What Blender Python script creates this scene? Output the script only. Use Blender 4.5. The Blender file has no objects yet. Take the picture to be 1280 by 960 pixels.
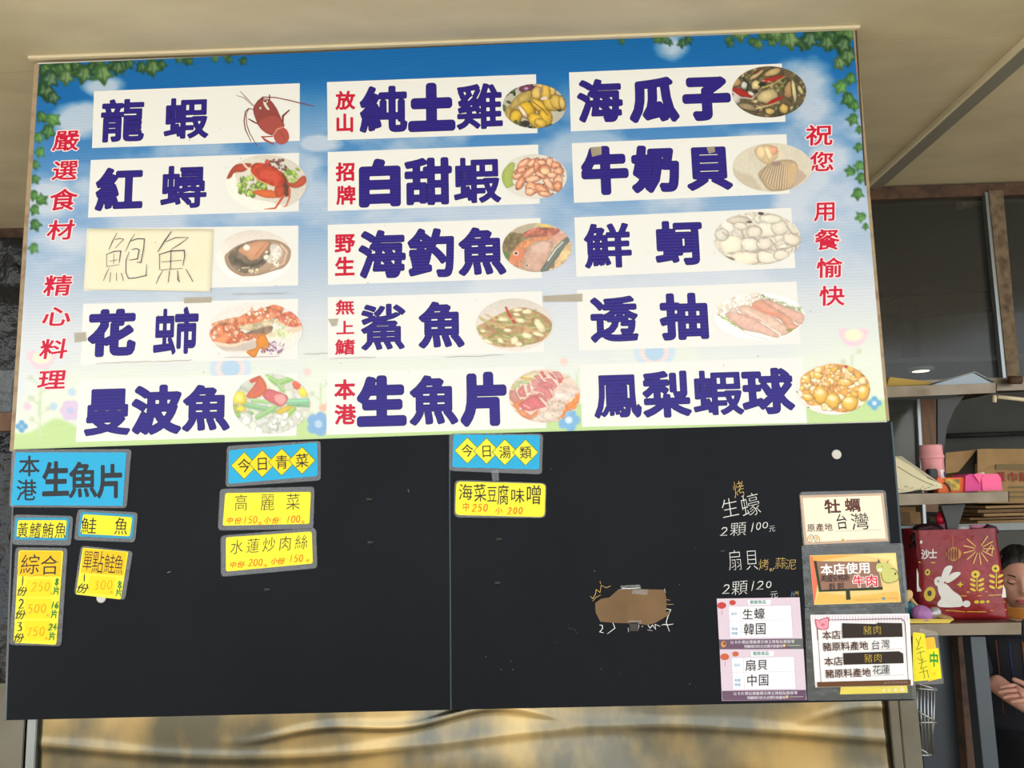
import bpy, bmesh, math, random
import numpy as np
from mathutils import Vector, Matrix, Euler

# ------------------------------------------------------------------ camera, world, exposure
S = bpy.context.scene
COL = S.collection
CAM = np.array([.227, -2.226, 1.55])
# rows: camera right, up, depth axes in world x (right), y (into the wall), z (up)
RR = np.array([[0.99941787, 0.02109834, -0.02680997],
               [0.02948163, -0.13864617, 0.98990306],
               [-0.01716821, 0.99011722, 0.13918747]])
cd = bpy.data.cameras.new('camera'); cam = bpy.data.objects.new('camera', cd); COL.objects.link(cam)
cd.sensor_width = 36; cd.lens = 36 * 1000 / 1280; cd.clip_start = .01
m3 = Matrix(((RR[0][0], RR[1][0], -RR[2][0]), (RR[0][1], RR[1][1], -RR[2][1]), (RR[0][2], RR[1][2], -RR[2][2])))
cam.matrix_world = Matrix.Translation(CAM) @ m3.to_4x4()
S.camera = cam
w = bpy.data.worlds.new('world'); S.world = w; w.use_nodes = True
nt = w.node_tree; nt.nodes.clear()
bg = nt.nodes.new('ShaderNodeBackground'); wo = nt.nodes.new('ShaderNodeOutputWorld')
tc = nt.nodes.new('ShaderNodeTexCoord'); sp = nt.nodes.new('ShaderNodeSeparateXYZ'); rp = nt.nodes.new('ShaderNodeValToRGB')
nt.links.new(tc.outputs['Generated'], sp.inputs[0]); nt.links.new(sp.outputs['Z'], rp.inputs[0])
rp.color_ramp.elements[0].position = 0.0; rp.color_ramp.elements[0].color = (.86, .88, .88, 1)
rp.color_ramp.elements[1].position = .9; rp.color_ramp.elements[1].color = (.55, .72, 1, 1)
nt.links.new(rp.outputs[0], bg.inputs['Color']); bg.inputs['Strength'].default_value = 1.9
nt.links.new(bg.outputs[0], wo.inputs['Surface'])
S.view_settings.view_transform = 'Standard'; S.view_settings.look = 'None'
S.view_settings.gamma = 1; S.view_settings.use_curve_mapping = False
S.view_settings.exposure = 0.45
sund = bpy.data.lights.new('sun', 'SUN'); sund.energy = 4.0; sund.angle = .25; sund.color = (1, .97, .92)
sun = bpy.data.objects.new('sun', sund); COL.objects.link(sun)
sun.rotation_euler = Vector((.25, .42, -1.0)).to_track_quat('-Z', 'Y').to_euler()

# ------------------------------------------------------------------ geometry helpers
rnd = random.Random(7)
def at(px, py, Y=0.0):
    "point of the plane y=Y seen at that place of the photograph"
    d = RR.T @ np.array([(px - 640) / 1000, -(py - 480) / 1000, 1.0])
    return CAM + d * (Y - CAM[1]) / d[1]
def atz(px, py, Z):
    d = RR.T @ np.array([(px - 640) / 1000, -(py - 480) / 1000, 1.0])
    return CAM + d * (Z - CAM[2]) / d[2]
def lin(c):
    r = []
    for v in c[:3]:
        v = min(max(v / 255., 0), 1); r.append(v / 12.92 if v <= .04045 else ((v + .055) / 1.055) ** 2.4)
    return tuple(r) + (1,)
def tag(o, label=None, cat=None, group=None, kind=None):
    if label: o['label'] = label
    if cat: o['category'] = cat
    if group: o['group'] = group
    if kind: o['kind'] = kind
    return o
def empty(name, loc, label=None, cat=None, group=None):
    o = bpy.data.objects.new(name, None); COL.objects.link(o); o.location = loc; o.empty_display_size = .05
    return tag(o, label, cat, group)
def base_of(o):
    l = Vector(o.location)
    while o.parent: o = o.parent; l += Vector(o.location)
    return l
def link(name, me, mat, parent=None, label=None):
    o = bpy.data.objects.new(name, me); COL.objects.link(o)
    if mat is not None and not me.materials: me.materials.append(mat)
    if parent is not None:
        b = base_of(parent); me.transform(Matrix.Translation(-b)); o.parent = parent
    else:
        c = np.array([v.co for v in me.vertices]); b = Vector(((c[:, 0].min() + c[:, 0].max()) / 2, (c[:, 1].min() + c[:, 1].max()) / 2, c[:, 2].min()))
        me.transform(Matrix.Translation(-b)); o.location = b
    if label: o['label'] = label
    return o
def mesh(verts, faces, smooth=False):
    me = bpy.data.meshes.new('m'); me.from_pydata([tuple(map(float, v)) for v in verts], [], faces); me.update()
    if smooth: me.polygons.foreach_set('use_smooth', [True] * len(me.polygons))
    return me
class MB:
    "collects solids, builds one mesh"
    def __init__(s): s.v = []; s.f = []; s.sm = []
    def add(s, v, f, sm=False):
        b = len(s.v); s.v += [tuple(map(float, p)) for p in v]; s.f += [tuple(b + i for i in q) for q in f]; s.sm += [sm] * len(f)
    def hexa(s, p):       # 8 points: bottom ring 4, top ring 4
        s.add(p, [(0, 3, 2, 1), (4, 5, 6, 7), (0, 1, 5, 4), (1, 2, 6, 5), (2, 3, 7, 6), (3, 0, 4, 7)]); return s
    def box(s, x0, x1, y0, y1, z0, z1):
        return s.hexa([(x0, y0, z0), (x1, y0, z0), (x1, y1, z0), (x0, y1, z0), (x0, y0, z1), (x1, y0, z1), (x1, y1, z1), (x0, y1, z1)])
    def tube(s, pts, r, n=8, caps=True):
        pts = [Vector(p) for p in pts]; rs = r if isinstance(r, (list, tuple)) else [r] * len(pts)
        rings = []; up = Vector((0, 0, 1))
        for i, p in enumerate(pts):
            t = (pts[min(i + 1, len(pts) - 1)] - pts[max(i - 1, 0)]).normalized()
            a = t.cross(up)
            if a.length < .05: a = t.cross(Vector((1, 0, 0)))
            a.normalize(); b = t.cross(a)
            rings.append([p + (a * math.cos(2 * math.pi * k / n) + b * math.sin(2 * math.pi * k / n)) * rs[i] for k in range(n)])
        v = [q for R in rings for q in R]; f = []
        for i in range(len(rings) - 1):
            for k in range(n): f.append((i * n + k, i * n + (k + 1) % n, (i + 1) * n + (k + 1) % n, (i + 1) * n + k))
        if caps: f.append(tuple(range(n))[::-1]); f.append(tuple((len(rings) - 1) * n + k for k in range(n)))
        s.add(v, f, True); return s
    def lathe(s, prof, c, n=24):
        v = []; f = []
        for (r, z) in prof:
            for k in range(n): v.append((c[0] + r * math.cos(2 * math.pi * k / n), c[1] + r * math.sin(2 * math.pi * k / n), c[2] + z))
        for i in range(len(prof) - 1):
            for k in range(n): f.append((i * n + k, i * n + (k + 1) % n, (i + 1) * n + (k + 1) % n, (i + 1) * n + k))
        f.append(tuple(range(n))[::-1]); f.append(tuple((len(prof) - 1) * n + k for k in range(n)))
        s.add(v, f, True); return s
    def prism(s, poly, d):  # extrude a 3D polygon by vector d
        n = len(poly); p = [Vector(q) for q in poly]; q = [a + Vector(d) for a in p]
        s.add(p + q, [tuple(range(n))[::-1], tuple(range(n, 2 * n))] + [(i, (i + 1) % n, n + (i + 1) % n, n + i) for i in range(n)]); return s
    def ell(s, c, r, n=16, m=10, rot=None):
        v = []; f = []
        for j in range(m + 1):
            th = math.pi * j / m
            for k in range(n):
                ph = 2 * math.pi * k / n; p = Vector((r[0] * math.sin(th) * math.cos(ph), r[1] * math.sin(th) * math.sin(ph), r[2] * math.cos(th)))
                if rot: p.rotate(rot)
                v.append(Vector(c) + p)
        for j in range(m):
            for k in range(n): f.append((j * n + k, (j + 1) * n + k, (j + 1) * n + (k + 1) % n, j * n + (k + 1) % n))
        s.add(v, f, True); return s
    def build(s, name, mat, parent=None, label=None, bevel=0):
        me = mesh(s.v, s.f)
        me.polygons.foreach_set('use_smooth', s.sm)
        bm = bmesh.new(); bm.from_mesh(me); bmesh.ops.recalc_face_normals(bm, faces=bm.faces)
        if bevel: bmesh.ops.bevel(bm, geom=list(bm.edges), offset=bevel, segments=2, affect='EDGES', clamp_overlap=True)
        bm.to_mesh(me); bm.free()
        return link(name, me, mat, parent, label)
def pbox(mb, x0, y0, x1, y1, Y, D, back=None):
    "box whose front face fills the photo rectangle at depth Y, D deep"
    a, b = at(x0, y1, Y), at(x1, y1, Y); c, d = at(x1, y0, Y), at(x0, y0, Y)
    z0 = (a[2] + b[2]) / 2; z1 = (c[2] + d[2]) / 2
    return mb.box((a[0] + d[0]) / 2, (b[0] + c[0]) / 2, Y, Y + D, z0, z1)

# ------------------------------------------------------------------ materials
def mat(name, col, rough=.6, metal=0, spec=.5, noise=None, bump=None, coat=0, alpha=1, emit=0, stripes=None):
    m = bpy.data.materials.new(name); m.use_nodes = True; n = m.node_tree; b = n.nodes['Principled BSDF']
    b.inputs['Base Color'].default_value = lin(col); b.inputs['Roughness'].default_value = rough
    b.inputs['Metallic'].default_value = metal; b.inputs['Specular IOR Level'].default_value = spec
    b.inputs['Coat Weight'].default_value = coat; b.inputs['Coat Roughness'].default_value = .1
    b.inputs['Alpha'].default_value = alpha
    g = n.nodes.new('ShaderNodeNewGeometry')
    if emit:
        b.inputs['Emission Color'].default_value = lin(col); b.inputs['Emission Strength'].default_value = emit
    if noise:
        sc, col2, lo, hi = noise[:4]; st = noise[4] if len(noise) > 4 else (1, 1, 1)
        mp = n.nodes.new('ShaderNodeMapping'); mp.inputs['Scale'].default_value = st; n.links.new(g.outputs['Position'], mp.inputs[0])
        t = n.nodes.new('ShaderNodeTexNoise'); t.inputs['Scale'].default_value = sc; t.inputs['Detail'].default_value = 6
        n.links.new(mp.outputs[0], t.inputs['Vector'])
        r = n.nodes.new('ShaderNodeValToRGB'); r.color_ramp.elements[0].position = lo; r.color_ramp.elements[1].position = hi
        r.color_ramp.elements[0].color = lin(col); r.color_ramp.elements[1].color = lin(col2)
        n.links.new(t.outputs[0], r.inputs[0]); n.links.new(r.outputs[0], b.inputs['Base Color'])
    if bump:
        sc, strength, dist = bump[:3]; st = bump[3] if len(bump) > 3 else (1, 1, 1)
        mp = n.nodes.new('ShaderNodeMapping'); mp.inputs['Scale'].default_value = st; n.links.new(g.outputs['Position'], mp.inputs[0])
        t = n.nodes.new('ShaderNodeTexNoise'); t.inputs['Scale'].default_value = sc; t.inputs['Detail'].default_value = 4
        n.links.new(mp.outputs[0], t.inputs['Vector'])
        bp = n.nodes.new('ShaderNodeBump'); bp.inputs['Strength'].default_value = strength; bp.inputs['Distance'].default_value = dist
        n.links.new(t.outputs[0], bp.inputs['Height']); n.links.new(bp.outputs[0], b.inputs['Normal'])
    return m
def print_mat(name, rough=.4, ribs=False):
    "colours come from the print laid down in the colour attribute"
    m = mat(name, (255, 255, 255), rough, spec=.25); n = m.node_tree; b = n.nodes['Principled BSDF']
    a = n.nodes.new('ShaderNodeAttribute'); a.attribute_name = 'Col'
    n.links.new(a.outputs['Color'], b.inputs['Base Color'])
    if ribs:   # fine horizontal flutes of the hollow plastic board
        g = n.nodes.new('ShaderNodeNewGeometry'); mp = n.nodes.new('ShaderNodeMapping'); mp.inputs['Scale'].default_value = (0, 0, 1)
        wv = n.nodes.new('ShaderNodeTexWave'); wv.bands_direction = 'Z'; wv.inputs['Scale'].default_value = 34
        bp = n.nodes.new('ShaderNodeBump'); bp.inputs['Strength'].default_value = .4; bp.inputs['Distance'].default_value = .0007
        n.links.new(g.outputs['Position'], mp.inputs[0]); n.links.new(mp.outputs[0], wv.inputs['Vector'])
        n.links.new(wv.outputs['Fac'], bp.inputs['Height']); n.links.new(bp.outputs[0], b.inputs['Normal'])
    return m
def film_mat(name, tint=(235, 238, 240), body=.1, gloss=.12, rough=.12, bumpy=.25):
    m = bpy.data.materials.new(name); m.use_nodes = True; n = m.node_tree; n.nodes.clear()
    o = n.nodes.new('ShaderNodeOutputMaterial'); t = n.nodes.new('ShaderNodeBsdfTransparent'); d = n.nodes.new('ShaderNodeBsdfDiffuse')
    g = n.nodes.new('ShaderNodeBsdfGlossy'); m1 = n.nodes.new('ShaderNodeMixShader'); m2 = n.nodes.new('ShaderNodeMixShader')
    d.inputs['Color'].default_value = lin(tint); g.inputs['Roughness'].default_value = rough
    m1.inputs[0].default_value = body; m2.inputs[0].default_value = gloss
    n.links.new(t.outputs[0], m1.inputs[1]); n.links.new(d.outputs[0], m1.inputs[2])
    n.links.new(m1.outputs[0], m2.inputs[1]); n.links.new(g.outputs[0], m2.inputs[2]); n.links.new(m2.outputs[0], o.inputs[0])
    tx = n.nodes.new('ShaderNodeTexNoise'); tx.inputs['Scale'].default_value = 18; ge = n.nodes.new('ShaderNodeNewGeometry')
    bp = n.nodes.new('ShaderNodeBump'); bp.inputs['Strength'].default_value = bumpy; bp.inputs['Distance'].default_value = .01
    n.links.new(ge.outputs['Position'], tx.inputs['Vector']); n.links.new(tx.outputs[0], bp.inputs['Height']); n.links.new(bp.outputs[0], g.inputs['Normal'])
    return m
M = dict(
    ceil=mat('ceiling_board', (212, 198, 166), .55, noise=(3, (196, 182, 152), .35, .7, (1, 2.2, 1)), bump=(6, .15, .01)),
    batten=mat('cream_batten', (222, 208, 176), .5), grey_batten=mat('grey_batten', (134, 130, 118), .5),
    black=mat('black_board', (10, 14, 21), .42, spec=.13, noise=(2.5, (17, 20, 26), .4, .75), bump=(140, .05, .001, (1, 1, .03))),
    back=mat('board_backing', (225, 222, 210), .6), wood=mat('wood_edge', (168, 146, 116), .7, noise=(30, (110, 84, 60), .5, .8)),
    dark_edge=mat('dark_edge', (70, 56, 44), .7), paperback=mat('paper_white', (238, 239, 238), .7),
    steel=mat('stainless_steel', (104, 102, 92), .2, 1, noise=(2.2, (178, 154, 108), .42, .6, (1.6, 1, 1)), bump=(5, .12, .02, (1, 1, .5))),  # noise colours paint warm and grey reflections into the steel
    steel2=mat('brushed_steel', (118, 114, 104), .4, 1, noise=(6, (92, 86, 74), .4, .8)),
    shelf=mat('shelf_steel', (128, 118, 104), .4, 1, noise=(9, (104, 92, 76), .4, .7)),
    greysteel=mat('blue_grey_steel', (82, 88, 94), .45, .6, noise=(5, (84, 90, 96), .35, .7)),
    frame=mat('rusty_frame', (120, 102, 76), .7, noise=(24, (74, 52, 36), .42, .7)),
    rust=mat('rusty_rail', (92, 66, 48), .8, noise=(20, (50, 36, 28), .4, .7)),
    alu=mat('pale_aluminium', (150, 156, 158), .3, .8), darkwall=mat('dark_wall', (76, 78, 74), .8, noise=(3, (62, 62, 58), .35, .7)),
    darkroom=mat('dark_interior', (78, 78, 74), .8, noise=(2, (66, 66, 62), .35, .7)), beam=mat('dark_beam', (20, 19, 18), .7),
    floor=mat('concrete_floor', (184, 170, 140), .7, noise=(1.3, (146, 132, 104), .35, .7)),
    card=mat('cardboard', (168, 134, 90), .85, noise=(12, (150, 118, 78), .35, .7)), carddark=mat('cardboard_shade', (126, 98, 66), .85, noise=(12, (112, 86, 58), .35, .7)),  # carddark is a darker brown cardboard
    brownwood=mat('brown_post', (124, 86, 52), .6, noise=(10, (84, 58, 38), .3, .8, (6, 6, .6))),
    tarp=mat('black_tarpaulin', (30, 32, 36), .3, bump=(9, .8, .05)), tarp2=mat('grey_tarpaulin', (88, 94, 98), .28, bump=(12, .7, .04)),
    prt=print_mat('print'), ribbed=print_mat('fluted_print', .32, True),
    film=film_mat('laminate_film', body=.04, gloss=.04), sleeve=film_mat('sleeve_film', (170, 180, 186), .05, .04, .2, .5), glass=film_mat('window_glass', (58, 60, 56), .3, .03, .12, .0),
    tape=film_mat('brown_tape', (196, 184, 158), .5, .08, .3), blacktape=mat('black_tape', (44, 34, 30), .35),
    plasticwhite=mat('white_plastic', (215, 215, 212), .4), pinkcup=mat('pink_plastic', (226, 150, 152), .35),
    pinkcap=mat('pink_cap', (232, 160, 164), .4), magenta=mat('magenta_card', (222, 62, 140), .5), hotpink=mat('hot_pink_card', (250, 96, 150), .5),
    orange=mat('orange_card', (236, 104, 30), .5), blackp=mat('black_plastic', (22, 22, 24), .4), mag=mat('magnet_white', (206, 202, 196), .35),
    kraft=mat('greaseproof_paper', (226, 216, 178), .7, bump=(30, .4, .01)), red=mat('red_bag', (148, 22, 30), .38, noise=(9, (120, 16, 26), .35, .7), bump=(7, .8, .03)),
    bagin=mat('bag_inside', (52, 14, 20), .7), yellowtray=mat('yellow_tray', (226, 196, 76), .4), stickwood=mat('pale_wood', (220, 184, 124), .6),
    cyan=mat('cyan_plastic', (70, 150, 165), .4), lilac=mat('lilac_wrapper', (170, 110, 170), .3, bump=(40, .8, .01)), clearw=film_mat('clear_wrap', (220, 220, 225), .35, .2, .1, 1),
    redtip=mat('red_plastic', (216, 26, 56), .35), pinkw=mat('pink_wrap', (236, 150, 176), .35), wire=mat('wire_chrome', (170, 170, 168), .25, 1),
    skin=mat('skin', (205, 152, 130), .5, noise=(14, (196, 140, 118), .35, .7)), hair=mat('black_hair', (18, 15, 15), .4, bump=(60, .5, .01, (1, 1, .1))),
    apron=mat('black_cloth', (20, 20, 26), .85, bump=(60, .3, .005)), lips=mat('lips', (168, 84, 84), .5), brow=mat('brow', (50, 34, 28), .8),
    mask=mat('amber_plastic', (196, 124, 52), .2, spec=.6, alpha=.8), white=mat('white_cover', (235, 235, 238), .4), lampglow=mat('lamp_disc', (255, 236, 200), .5, emit=4),
    greymetal=mat('grey_bracket', (66, 66, 66), .45, .6), navyp=mat('striped_apron', (24, 24, 30), .8), ltrail=mat('pale_rail', (128, 136, 136), .4),
    paleblue=mat('pale_wrapped', (150, 156, 160), .5), yellowmat=mat('yellow_block', (196, 160, 66), .6), greytray=mat('grey_tray', (136, 146, 152), .3, .5),
)

# ------------------------------------------------------------------ glyphs and flat print
_gc = {}
def glyph(ch, thin=0.0):
    k = (ch, thin)
    if k in _gc: return _gc[k]
    c = bpy.data.curves.new('t', 'FONT'); c.body = ch; c.resolution_u = 3; c.offset = -thin
    o = bpy.data.objects.new('t', c); COL.objects.link(o)
    dg = bpy.context.evaluated_depsgraph_get(); dg.update()
    m = bpy.data.meshes.new_from_object(o.evaluated_get(dg))
    v = np.array([p.co[:2] for p in m.vertices]) if len(m.vertices) else np.zeros((0, 2))
    f = [tuple(p.vertices) for p in m.polygons]
    cnt = {}
    for q in f:
        for i in range(len(q)):
            e = tuple(sorted((q[i], q[(i + 1) % len(q)]))); cnt[e] = cnt.get(e, 0) + 1
    be = [e for e, n_ in cnt.items() if n_ == 1]
    bpy.data.objects.remove(o); bpy.data.curves.remove(c); bpy.data.meshes.remove(m)
    _gc[k] = (v, f, be); return _gc[k]
_fc = {}
def fat(ch, thin, r):
    "outline of a character swollen by r with rounded corners: distance field, then clean contour cells"
    k = (ch, thin, r)
    if k in _fc: return _fc[k]
    v, f, be = glyph(ch, thin)
    if len(v) == 0: _fc[k] = (v, []); return _fc[k]
    lo = v.min(0) - r - .03; hi = v.max(0) + r + .03; m = 104 if r > .02 and len(f) > 0 else 54; g = (hi - lo).max() / m
    nx, ny = int((hi[0] - lo[0]) / g) + 2, int((hi[1] - lo[1]) / g) + 2
    X, Y = np.meshgrid(lo[0] + g * np.arange(nx), lo[1] + g * np.arange(ny)); dm = np.full(X.shape, 9.); ins = np.zeros(X.shape, bool)
    for a_, b_ in be:
        x0, y0 = v[a_]; x1, y1 = v[b_]; ex, ey = x1 - x0, y1 - y0; t = np.clip(((X - x0) * ex + (Y - y0) * ey) / (ex * ex + ey * ey + 1e-12), 0, 1)
        dm = np.minimum(dm, (X - x0 - t * ex) ** 2 + (Y - y0 - t * ey) ** 2)
        if y0 != y1: ins ^= ((y0 > Y) != (y1 > Y)) & (X < ex * (Y - y0) / ey + x0)
    D = np.sqrt(dm); D = np.where(ins, -D, D) - r; D[D == 0] = 1e-7
    V = []; F = []; vid = {}
    def gv(i, j):
        q = (i, j)
        if q not in vid: vid[q] = len(V); V.append((X[j, i], Y[j, i]))
        return vid[q]
    def ev(i, j, i2, j2):
        q = (min(i, i2), min(j, j2), i != i2, 'e')
        if q not in vid:
            t = D[j, i] / (D[j, i] - D[j2, i2]); vid[q] = len(V); V.append((X[j, i] + (X[j2, i2] - X[j, i]) * t, Y[j, i] + (Y[j2, i2] - Y[j, i]) * t))
        return vid[q]
    I = D < 0; cnt = I[:-1, :-1] * 1 + I[:-1, 1:] + I[1:, :-1] + I[1:, 1:]
    for j in range(ny - 1):
        i = 0
        while i < nx - 1:
            k_ = cnt[j, i]
            if k_ == 4:
                e = i
                while e < nx - 1 and cnt[j, e] == 4: e += 1
                F.append((gv(i, j), gv(e, j), gv(e, j + 1), gv(i, j + 1))); i = e; continue
            if k_:
                cs = [(i, j), (i + 1, j), (i + 1, j + 1), (i, j + 1)]; P = []
                for q in range(4):
                    a_, b_ = cs[q], cs[(q + 1) % 4]
                    if I[a_[1], a_[0]]: P.append(gv(*a_))
                    if I[a_[1], a_[0]] != I[b_[1], b_[0]]: P.append(ev(*a_, *b_))
                if len(P) > 2: F.append(tuple(P))
            i += 1
    _fc[k] = (np.array(V), F); return _fc[k]
STROKE = {  # pen paths of handwritten figures, unit box, y up
    '0': [[(.5, 1), (.2, .85), (.08, .5), (.18, .15), (.5, 0), (.82, .15), (.92, .5), (.8, .85), (.5, 1)]],
    '1': [[(.55, 1), (.5, .5), (.42, 0)]], '2': [[(.1, .8), (.35, 1), (.75, .95), (.82, .68), (.45, .3), (.05, 0), (.95, .04)]],
    '3': [[(.12, .95), (.8, .95), (.42, .58), (.8, .42), (.72, .08), (.1, .02)]], '4': [[(.6, 1), (.08, .38), (.95, .36)], [(.68, .75), (.6, 0)]],
    '5': [[(.3, .98), (.2, .55), (.62, .6), (.85, .32), (.6, .02), (.08, .06)], [(.3, .98), (.9, 1)]],
    '6': [[(.62, 1), (.25, .6), (.12, .22), (.45, 0), (.82, .2), (.62, .48), (.18, .34)]],
    '7': [[(.08, .92), (.9, .95), (.42, 0)]], '8': [[(.5, .52), (.2, .78), (.5, 1), (.8, .78), (.5, .52), (.15, .25), (.5, 0), (.85, .25), (.5, .52)]],
    ':': [[(.5, .72), (.52, .66)], [(.45, .28), (.47, .22)]], '.': [[(.5, .05), (.55, .0)]],
    'o': [[(.5, .55), (.2, .28), (.5, 0), (.8, .28), (.5, .55)]], 'r': [[(.3, .5), (.3, 0)], [(.3, .35), (.5, .52), (.8, .45)]],
    'H': [[(.2, 1), (.15, 0)], [(.85, 1), (.8, 0)], [(.2, .5), (.82, .52)]], 'M': [[(.1, 0), (.2, 1), (.5, .4), (.8, 1), (.92, 0)]]}
def dashes(fl, x0, y0, x1, y1, h, col):
    n = int((x1 - x0) / (h * .9))
    for i in range(n):
        t = i / n; x = x0 + (x1 - x0) * t; y = y0 + (y1 - y0) * t; fl.stroke([(x, y - h * .22), (x + h * .55, y - h * .24)], .35, col); fl.stroke([(x, y + h * .25), (x + h * .5, y + h * .2)], .35, col)
class Flat:
    "flat print on the board plane: polygons with their own colours, laid in thin layers"
    def __init__(s, off): s.off = off; s.lay = 0; s.v = []; s.f = []; s.c = []
    def _o(s): s.lay += 1; return s.off + s.lay * .00006
    def raw(s, pts, faces, col):
        b = len(s.v); s.v += pts; s.f += [tuple(b + i for i in q) for q in faces]; s.c += [lin(col)] * len(faces)
    def poly(s, pts, col):
        o = s._o(); s.raw([at(x, y, -o) for x, y in pts], [tuple(range(len(pts)))], col); return s
    def ell(s, cx, cy, rx, ry, col, ang=0, n=24):
        a = math.radians(ang)
        return s.poly([(cx + rx * math.cos(t) * math.cos(a) - ry * math.sin(t) * math.sin(a), cy + rx * math.cos(t) * math.sin(a) + ry * math.sin(t) * math.cos(a)) for t in [2 * math.pi * k / n for k in range(n)]], col)
    def _stroke(s, pts, wd, o, col):
        P = np.array(pts, float); n = len(P); d = P[1:] - P[:-1]; d /= np.maximum(np.linalg.norm(d, axis=1), 1e-6)[:, None]
        P[0] -= d[0] * wd * .3; P[-1] += d[-1] * wd * .3; L = []
        for i in range(n):
            a_, b_ = d[max(i - 1, 0)], d[min(i, n - 2)]; t = a_ + b_; q = np.linalg.norm(t); t = t / q if q > .3 else b_
            k = wd / 2 * (.6 if i in (0, n - 1) else min(1.5, 1 / max(.4, float(t @ b_)))); nn = np.array([-t[1], t[0]]) * k
            L += [at(*(P[i] + nn), -o), at(*(P[i] - nn), -o)]
        s.raw(L, [(2 * i, 2 * i + 2, 2 * i + 3, 2 * i + 1) for i in range(n - 1)], col)
    def stroke(s, pts, wd, col): s._stroke(pts, wd, s._o(), col); return s
    def g(s, ch, cx, cy, w_, h_=None, r=0, col=(0, 0, 0), rot=0, shear=0, thin=0.0, o=None):
        h_ = h_ or w_; o = o or s._o()
        c = at(cx, cy, -o); sx = np.linalg.norm(at(cx + 1, cy, -o) - c); sz = np.linalg.norm(at(cx, cy + 1, -o) - c)
        v, f = fat(ch, thin, round(r, 4)) if r else glyph(ch, thin)[:2]
        if len(v) == 0: return s
        W_, H_ = w_ * sx / .92, h_ * sz / .92; a = math.radians(rot); ca, sa = math.cos(a), math.sin(a)
        y = v[:, 1] - .38; x = (v[:, 0] - .5 + shear * y) * W_; y = y * H_
        P = np.stack([c[0] + x * ca - y * sa, np.full(len(x), -o), c[2] + x * sa + y * ca], 1)
        s.raw(list(P), f, col)
        return s
    def line(s, text, x0, y0, x1, y1, w_, h_=None, col=(0, 0, 0), r=0, thin=0.0, hand=0, fig=None, wd=None):
        "text with its first and last centres given; hand = wobble of handwriting"
        n = len(text); o = s._o()
        for i, ch in enumerate(text):
            t = i / (n - 1) if n > 1 else 0; x = x0 + (x1 - x0) * t; y = y0 + (y1 - y0) * t
            if ch == ' ': continue
            y += rnd.uniform(-.4, .4) * hand; sc = 1 + rnd.uniform(-.06, .06) * hand
            if ch in STROKE and fig: s.fig(ch, x, y, fig * .62, fig, wd or 1, col)
            else: s.g(ch, x, y, w_ * sc, (h_ or w_) * sc, r, col, rnd.uniform(-3, 3) * hand, .12 * hand, thin, o)
        return s
    def fig(s, ch, cx, cy, w_, h_, wd, col, slant=.15):
        o = s._o()
        for st in STROKE[ch]: s._stroke([(cx + (x - .5) * w_ + (y - .5) * h_ * slant, cy - (y - .5) * h_) for x, y in st], wd, o, col)
        return s
    def figs(s, txt, cx, cy, h_, wd, col, sp=.75):
        for i, ch in enumerate(txt): s.fig(ch, cx + (i - (len(txt) - 1) / 2) * h_ * sp, cy - i * h_ * .03, h_ * .58, h_, wd, col)
        return s
    def build(s, name, parent, label=None, m='prt'):
        me = mesh(s.v, s.f); at_ = me.color_attributes.new('Col', 'FLOAT_COLOR', 'CORNER')
        tot = np.repeat(np.array(s.c, np.float32), [len(q) for q in s.f], axis=0)
        at_.data.foreach_set('color', tot.ravel())
        return link(name, me, M[m], parent, label)
def slab(mb, q, off, th):
    "thin sheet whose front face fills the photo quad TL,TR,BR,BL, off in front of the board plane"
    f = [at(x, y, -off) for x, y in q]
    return mb.hexa([f[3], f[2], f[2] + (0, th, 0), f[3] + (0, th, 0), f[0], f[1], f[1] + (0, th, 0), f[0] + (0, th, 0)])
def rquad(q, r=.12):
    "quad with cut-round corners"
    out = []
    for i in range(4):
        p = np.array(q[i], float); a = np.array(q[i - 1], float); b = np.array(q[(i + 1) % 4], float)
        da = (a - p) / np.linalg.norm(a - p) * r; db = (b - p) / np.linalg.norm(b - p) * r
        for t in (0, .25, .5, .75, 1): out.append(tuple(p + da * (1 - t) ** 2 + db * t ** 2))
    return out
def inset(q, d):
    c = np.mean(np.array(q, float), axis=0); o = []
    for x, y in q: o.append((x + (d if x < c[0] else -d), y + (d if y < c[1] else -d)))
    return o

# ------------------------------------------------------------------ raster painter for printed pictures
def vnoise(x, y, seed=0):
    xi, yi = np.floor(x).astype(int), np.floor(y).astype(int); fx, fy = x - xi, y - yi
    fx = fx * fx * (3 - 2 * fx); fy = fy * fy * (3 - 2 * fy)
    h = lambda a, b: (np.sin(a * 127.1 + b * 311.7 + seed * 74.7) * 43758.5453) % 1.0
    return (h(xi, yi) * (1 - fx) + h(xi + 1, yi) * fx) * (1 - fy) + (h(xi, yi + 1) * (1 - fx) + h(xi + 1, yi + 1) * fx) * fy
def fbm(x, y, seed=0, o=5):
    r = 0; a = .5
    for i in range(o): r = r + a * vnoise(x * 2 ** i, y * 2 ** i, seed + i); a *= .5
    return r
def smooth(pts, n=6):
    P = np.array(pts, float); N = len(P); out = []
    for i in range(N):
        a, b, c, d = P[i - 1], P[i], P[(i + 1) % N], P[(i + 2) % N]
        for k in range(n):
            t = k / n; out.append(.5 * (2 * b + (c - a) * t + (2 * a - 5 * b + 4 * c - d) * t * t + (3 * b - 3 * c + d - a) * t ** 3))
    return np.array(out)
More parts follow.
